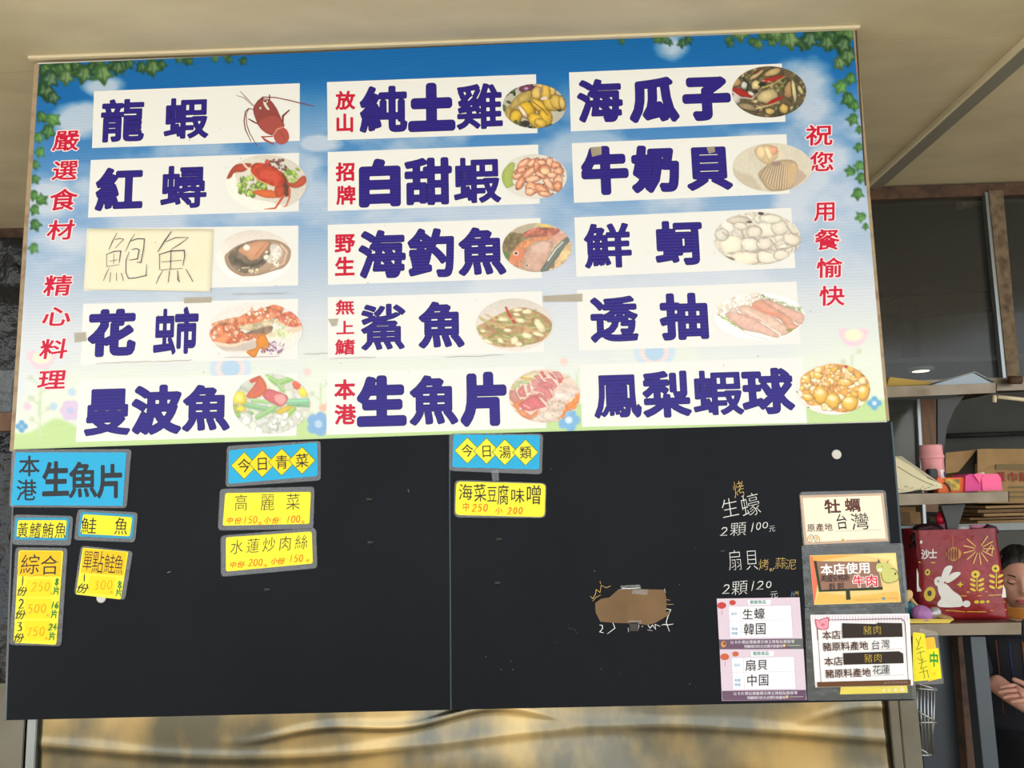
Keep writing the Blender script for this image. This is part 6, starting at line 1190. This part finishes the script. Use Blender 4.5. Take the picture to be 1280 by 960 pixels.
def skin_obj(name, J, E_, m, root, parent, lv=2):
    names = list(J); me = bpy.data.meshes.new(name); me.from_pydata([tuple(J[n][0]) for n in names], [(names.index(a), names.index(b)) for a, b in E_], []); o = bpy.data.objects.new(name, me); COL.objects.link(o)
    sk = o.modifiers.new('skin', 'SKIN'); sk.use_smooth_shade = True
    for i, n in enumerate(names): r = J[n][1]; me.skin_vertices[0].data[i].radius = r if isinstance(r, tuple) else (r, r); me.skin_vertices[0].data[i].use_root = (n == root)
    sb = o.modifiers.new('sub', 'SUBSURF'); sb.levels = lv; sb.render_levels = lv
    dg = bpy.context.evaluated_depsgraph_get(); dg.update(); m2 = bpy.data.meshes.new_from_object(o.evaluated_get(dg)); m2.materials.clear(); bpy.data.objects.remove(o)
    return link(name, m2, m, parent)
skin_obj('body', J, E_, M['apron'], 'pelvis', pp)
# bare forearm and hands with fingers, one surface each
def hand(J, E_, w, d, up, side, par, s=1, curl=.5):
    "palm from wrist w along d; fingers unequal and bent; thumb from the side"
    d = Vector(d).normalized(); up = Vector(up).normalized(); sd = d.cross(up).normalized() * side
    J['palm'] = (w + d * .045 * s, .021 * s); E_.append((par, 'palm')); J['knk'] = (w + d * .08 * s, .019 * s); E_.append(('palm', 'knk'))
    for i, (off, L_) in enumerate([(-.030, .062), (-.010, .074), (.011, .069), (.031, .054)]):
        p = w + d * (.086 - .004 * abs(i - 1)) * s + sd * off * s; pr = 'knk'
        for k in range(4):
            n = 'f%d%d' % (i, k); J[n] = (p.copy(), (.0098 - .0011 * k) * s); E_.append((pr, n)); pr = n; c_ = curl * (k + .4) * .5; p = p + (d * math.cos(c_) - up * math.sin(c_)) * L_ * s / 2.9
    p = w + d * .03 * s - sd * .028 * s; pr = 'palm'
    for k in range(3): n = 't%d' % k; J[n] = (p.copy(), (.0118 - .0014 * k) * s); E_.append((pr, n)); pr = n; p = p + (d * .75 - sd * .6 - up * .25 * k).normalized() * .03 * s
JA = {'elb': (fa0 + Vector((-.012, .03, .02)), .038), 'mid': (fa0.lerp(fa1, .45), .034), 'wr': (fa1, .024)}; EA = [('elb', 'mid'), ('mid', 'wr')]
hand(JA, EA, fa1, (fa1 - fa0).normalized() + Vector((.1, -.1, -.1)), (0, -.6, 1), 1, 'wr'); skin_obj('left_forearm', JA, EA, M['skin'], 'elb', pp)
h2 = Vector(at(1290, 868, PY_ - .16)); h2e = Vector((hx + .23, hy - .06, .73))
JB = {'elb': (h2e, .038), 'mid': (h2e.lerp(h2, .5), .032), 'wr': (h2 + Vector((.03, 0, 0)), .024)}; EB = [('elb', 'mid'), ('mid', 'wr')]
hand(JB, EB, h2 + Vector((.03, 0, 0)), (-1, -.1, .1), (0, -.7, .7), -1, 'wr', .95, .45); skin_obj('right_forearm', JB, EB, M['skin'], 'elb', pp)
# head: shaped ellipsoid with brow, nose, lips and chin; faces the lens, tilted down to the right
hr = Euler((math.radians(8), math.radians(2), math.radians(-24)))
def hp(x, y, z): q = Vector((x, y, z)); q.rotate(hr); return H + q
def headpt(th, ph):   # unit direction: x right, -y front, z up
    dx, dy, dz = math.sin(th) * math.sin(ph), -math.sin(th) * math.cos(ph), math.cos(th)
    x, y, z = .076 * dx, .098 * dy, .118 * dz
    if dz < 0: x *= 1 - .34 * dz * dz; y *= (1 - .10 * dz * dz) if dy < 0 else (1 - .35 * dz * dz)
    G_ = lambda cx, cz, wx, wz: math.exp(-((x - cx) / wx) ** 2 - ((z - cz) / wz) ** 2) if dy < 0 else 0
    y -= .021 * G_(0, -.018, .011, .016) + .011 * G_(0, .008, .008, .024) + .007 * G_(0, -.056, .02, .007) + .004 * G_(0, -.066, .016, .006) + .008 * G_(0, -.098, .02, .014) + .004 * G_(0, .036, .05, .012)
    y += .011 * G_(-.032, .014, .017, .012) + .011 * G_(.032, .014, .017, .012) + .004 * G_(0, -.078, .02, .006); y -= .005 * G_(-.038, -.026, .022, .02) + .005 * G_(.038, -.026, .022, .02)
    return hp(x, y, z)
v = []; f = []; n1_, n2_ = 72, 56
for j in range(n2_ + 1):
    for i in range(n1_): v.append(headpt(math.pi * j / n2_, 2 * math.pi * i / n1_))
for j in range(n2_):
    for i in range(n1_): f.append((j * n1_ + i, (j + 1) * n1_ + i, (j + 1) * n1_ + (i + 1) % n1_, j * n1_ + (i + 1) % n1_))
link('head', mesh(v, f, True), M['skin'], pp)
MB().tube([hp(0, .02, -.08), Vector(J['neck1'][0]), Vector(J['neck0'][0])], [.05, .05, .055], 16).build('neck', M['skin'], pp)
for s_ in (-1, 1):
    MB().ell(hp(s_ * .030, -.079, .012), (.0145, .0105, .0095), 14, 8, hr).build('eyelid', M['skin'], pp)
    MB().tube([hp(s_ * .030 + t * .0145, -.0895 + .007 * t * t, .008 - .003 * (1 - t * t)) for t in (-1, -.5, 0, .5, 1)], .0017, 6).build('lash_line', M['brow'], pp)
    MB().tube([hp(s_ * (.013 + .034 * t), -.0925 + .022 * t * t, .030 + .006 * math.sin(2.4 * t)) for t in (0, .25, .5, .75, 1)], [.0018, .003, .003, .0024, .001], 6).build('eyebrow', M['brow'], pp)
    MB().ell(hp(s_ * .075, .012, 0), (.007, .018, .03), 12, 8, hr).build('ear', M['skin'], pp)
MB().tube([hp(x, -.0905 + 6 * x * x, -.0555 + .0015 * math.cos(x * 200)) for x in (-.022, -.012, 0, .012, .022)], [.0012, .004, .0045, .004, .0012], 8).build('upper_lip', M['lips'], pp)
MB().tube([hp(x, -.089 + 6 * x * x, -.0635) for x in (-.019, -.01, 0, .01, .019)], [.0012, .0045, .0052, .0045, .0012], 8).build('lower_lip', M['lips'], pp)
# hair: cap parted over the brow, gathered behind
v = []; f = []; n1_, n2_ = 48, 30
for j in range(n2_ + 1):
    for i in range(n1_):
        ph = 2 * math.pi * i / n1_; front = max(0, math.cos(ph)); lim = math.pi * (.80 - .54 * front ** .45); th = lim * j / n2_; p_ = headpt(th, ph) - H; k_ = 1.10 + .05 * math.sin(ph * 2) ** 2 + .012 * math.sin(ph * 23); k_ -= .07 * (j / n2_) ** 6
        v.append(H + Vector(p_) * k_)
for j in range(n2_):
    for i in range(n1_): f.append((j * n1_ + i, (j + 1) * n1_ + i, (j + 1) * n1_ + (i + 1) % n1_, j * n1_ + (i + 1) % n1_))
o = link('hair', mesh(v, f, True), M['hair'], pp); sm = o.modifiers.new('t', 'SOLIDIFY'); sm.thickness = .008; sm.offset = -1
for s_ in (-1, 1): MB().tube([hp(s_ * .05, -.03, .10), hp(s_ * .08, .0, .05), hp(s_ * .086, .03, -.01), hp(s_ * .078, .04, -.07), hp(s_ * .065, .06, -.11)], [.01, .014, .016, .016, .008], 10).build('side_hair', M['hair'], pp)
MB().ell(hp(0, .10, .0), (.045, .04, .045), 16, 10, hr).build('hair_bun', M['hair'], pp)
# amber chin shield
v = []; f = []
for j in range(8):
    for i in range(21): a = math.radians(-62 + 124 * i / 20); r_ = .086 + .012 * j / 7; v.append(hp(r_ * math.sin(a), -.01 - r_ * 1.05 * math.cos(a), -.122 + .04 * j / 7 * math.cos(a) ** .5 + .006 * j / 7))
for j in range(7):
    for i in range(20): a_ = j * 21 + i; f.append((a_, a_ + 1, a_ + 22, a_ + 21))
o = link('chin_shield', mesh(v, f, True), M['mask'], pp, 'amber plastic chin shield'); sm = o.modifiers.new('t', 'SOLIDIFY'); sm.thickness = .0015
# striped apron bib
v = []; f = []
for j in range(10):
    for i in range(15): a = -1.1 + 2.2 * i / 14; v.append((hx + .165 * math.sin(a), hy + .10 - .185 * math.cos(a), .60 + j * .04))
for j in range(9):
    for i in range(14): a_ = j * 15 + i; f.append((a_, a_ + 1, a_ + 16, a_ + 15))
o = link('apron', mesh(v, f, True), M['navyp'], pp, 'black apron with thin rust and blue stripes'); sm = o.modifiers.new('t', 'SOLIDIFY'); sm.thickness = .003
for k in range(9):
    a = -1.0 + .25 * k; MB().tube([(hx + .169 * math.sin(a), hy + .10 - .189 * math.cos(a), z) for z in (.66, .96)], .0016 if k % 3 else .004, 6).build('stripe', mat('stripe%d' % k, (120, 66, 40) if k % 2 else (34, 60, 120), .8), o) if False else MB().tube([(hx + .169 * math.sin(a), hy + .10 - .189 * math.cos(a), z) for z in (.68, .95)], .0016 if k % 3 else .004, 6).build('stripe', mat('stripe%d' % k, (120, 66, 40) if k % 2 else (34, 60, 120), .8), pp)
st = empty('stool', (hx, hy + .12, 0), 'plain dark stool under the seated person', 'stool')
MB().lathe([(.15, .40), (.155, .405), (.155, .425), (.15, .43)], (hx, hy + .12, 0), 24).build('seat', M['blackp'], st)
for k in range(4): a = math.pi / 4 + k * math.pi / 2; MB().tube([(hx + .12 * math.cos(a), hy + .12 + .12 * math.sin(a), .40), (hx + .16 * math.cos(a), hy + .12 + .16 * math.sin(a), 0)], .012, 8).build('leg', M['greymetal'], st)
